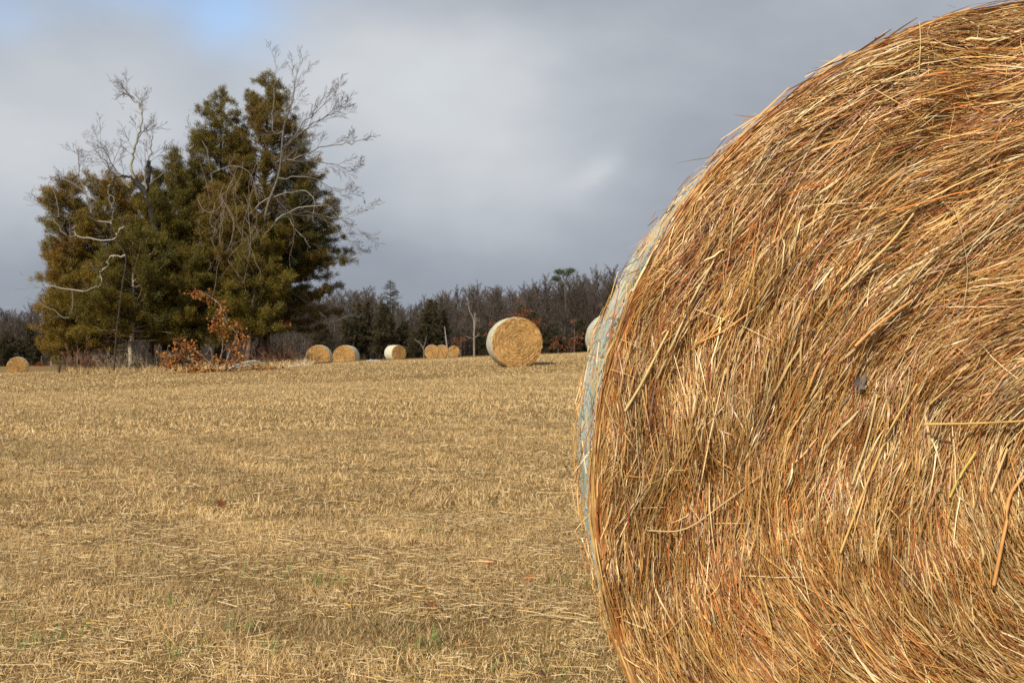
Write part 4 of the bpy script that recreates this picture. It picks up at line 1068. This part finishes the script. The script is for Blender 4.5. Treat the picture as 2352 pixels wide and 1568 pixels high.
    # oaks that kept rusty leaves
    def rusty(px, Y, spots, label, seed):
        rng = np.random.default_rng(seed); b = on_ground(px, Y); root = thing('rusty_oak', label, 'tree', b, 0, 'rusty leaved oaks in the far wood'); w = Wood(); C = []
        top = min(s[1] for s in spots); w.add(smooth_path([b, P(px+1, (top+800)/2, Y), P(px, top-4, Y)], 8), .12, .03, 5, (.09, .07, .06))
        for cx, cy, n in spots:
            w.add(smooth_path([P(px, cy+8, Y), P((px+cx)/2, cy+3, Y), P(cx, cy, Y)], 6), .05, .02, 4, (.09, .07, .06))
            C += [np.array(P(cx+rng.normal(0, 8), cy+rng.normal(0, 4), Y+rng.normal(0, .5))) for _ in range(n)]
        C = np.array(C); g = Geo(); w.into(g); g.V = [v-np.array(b, np.float32) for v in g.V]; g.build('trunk', M_BARK, root, True)
        g = Geo(); foliage(g, C, C*0, 7, .2, .45, .05, .12, np.repeat(np.array([[.17, .062, .028]]), len(C), 0), rng, 0, 1); g.V = [v-np.array(b, np.float32) for v in g.V]; g.build('crown', M_LEAF, root)
    rusty(1206, 136, [(1209, 712, 22), (1195, 724, 22), (1167, 726, 12), (1232, 740, 22), (1225, 757, 14), (1212, 735, 18), (1190, 690, 6)], 'young oak with rusty leaves above the lone crest bale', 471)
    rusty(1133, 136, [(1133, 743, 12), (1120, 770, 10), (1140, 775, 10)], 'young oak with rusty leaves between the snag and the lone bale', 472)
    rusty(1282, 134, [(1282, 794, 22), (1276, 786, 12)], 'low rusty oak shoot right of the lone crest bale', 473)
    rusty(1319, 134, [(1319, 783, 24), (1314, 796, 20), (1330, 772, 14), (1318, 740, 6)], 'low rusty oak near the huge bale edge', 474)
    rusty(1058, 134, [(1058, 782, 14), (1050, 792, 14)], 'low rusty oak shoot just left of the tall snag', 475)
    rusty(95, 134, [(95, 835, 20), (80, 842, 14), (110, 840, 10)], 'low rusty oak shoot between far left bale and clump', 476)
build_wood()

# ================================================================== SMALL THINGS ON THE FIELD
def build_field_things():
    outline = np.array([(0, -.5), (.05, -.34), (.26, -.36), (.13, -.16), (.42, -.08), (.16, .02), (.36, .26), (.12, .2), (.03, .52), (-.1, .2), (-.33, .3), (-.15, .04), (-.4, -.04), (-.13, -.15), (-.27, -.33), (-.05, -.34)])
    def leaf(px, py, s, col, label, seed, tilt=.5, curl=.5):
        rng = np.random.default_rng(seed); c = G(px, py); g = Geo()
        o = outline*np.array([1, 1])*(1+rng.normal(0, .08, outline.shape)); n = len(o); V = []
        for r in (0.0, .55, 1.0):
            for a, b in (o if r else o[:1]):
                V.append((a*r*s, b*r*s, curl*s*((a*r)**2*2.2+(b*r)**2*.9)))
        V = np.array(V); polys = [(0, 1+i, 1+(i+1) % n) for i in range(n)]+[(1+i, 1+n+i, 1+n+(i+1) % n, 1+(i+1) % n) for i in range(n)]
        ax, az = rng.uniform(.5, 1)*tilt, rng.uniform(0, 6.28)
        M = np.array(Matrix.Rotation(rng.uniform(-.3, .3), 3, 'Z')@Matrix.Rotation(ax, 3, 'X')@Matrix.Rotation(az, 3, 'Z'))
        V = V@M.T; V *= .82; V[:, 2] += -V[:, 2].min()-.002
        g.addp(V, polys, col)
        w = Wood(); k = M@np.array([0, -.5*s, curl*s*.2]); k[2] += .02
        o_ = g.build('oak_leaf', M_LEAF); o_.location = c
        return tag(o_, label, 'leaf', 'dead oak leaves lying in the stubble')
    leaf(510, 1165, .095, (.15, .042, .018), 'dark red lobed oak leaf standing up in the stubble left of centre', 1, 1.2)
    leaf(820, 1275, .10, (.27, .11, .04), 'flat orange brown leaf lying left of the curled dark leaf', 2, .25)
    leaf(951, 1254, .07, (.16, .06, .025), 'small curled dark brown leaf below the field centre', 3, 1.2, 1.2)
    leaf(1120, 1300, .10, (.33, .13, .042), 'bright orange dead leaf half sunk in stubble near the foreground bale', 4, .5)
    leaf(1215, 1336, .07, (.36, .13, .04), 'small orange leaf with two upturned lobes closest to the foreground bale', 5, 1.1, 1.1)
    leaf(995, 1402, .115, (.17, .06, .022), 'largest reddish brown leaf lying folded in the near stubble', 6, .45, .8)
    leaf(1238, 1548, .085, (.08, .04, .035), 'dark purplish leaf at the bottom of the frame', 7, .4)
    leaf(140, 1083, .11, (.30, .125, .045), 'orange leaf patch farthest away at the left of the field', 8, .6)
    leaf(1060, 1480, .08, (.34, .17, .07), 'dull orange leaf just right of the largest reddish leaf', 9, .3)
    leaf(296, 1246, .07, (.12, .06, .03), 'small dark brown leaf beside the upright straw', 10, .5, .9)
    # one straw still standing
    b = G(266, 1332); g = Geo(); q = smooth_path([b, b+Vector((-.008, 0, .12)), b+Vector((-.028, .01, .245))], 8)
    tube(g, q-np.array(b), np.linspace(.0022, .0012, 8), 5, (.62, .47, .18)); o = g.build('straw_stem', M_STRAW, None, True); o.location = b
    tag(o, 'single tall yellow straw standing upright in the left stubble', 'straw')
    # white net scraps on the crest
    for i, (px, Y, w_, lab) in enumerate(((686, 53, .5, 'low pale mound at the crest right beside the clump brush'), (857, 54, .55, 'low pale mound on the crest left of the cream sided bale'))):
        rng = np.random.default_rng(900+i); c = on_ground(px, Y); g = Geo(); n = 18; m = 7; nz = Noise(901+i, 1.2)
        th = np.arange(n)/n*6.283; V = []
        for k in range(m):
            r = 1-(k/(m-1))**1.6; h = .11*math.sin(k/(m-1)*1.571)
            V += [(w_*r*math.cos(a)*(1+.15*math.sin(3*a+i)), .3*r*math.sin(a), h*(1+.25*float(nz(math.cos(a)*r*2, math.sin(a)*r*2)))) for a in th]
        ii = (np.arange(m-1)*n)[:, None]; j = np.arange(n)[None]; j2 = (j+1) % n
        g.add(np.array(V), np.stack([ii+j, ii+j2, ii+n+j2, ii+n+j], -1).reshape(-1, 4), (.44, .43, .37))
        o = g.build('pale_mound', M_NET, None, True); o.location = c+Vector((0, 0, -.02)); tag(o, lab, 'mound', 'pale mounds on the crest')
build_field_things()
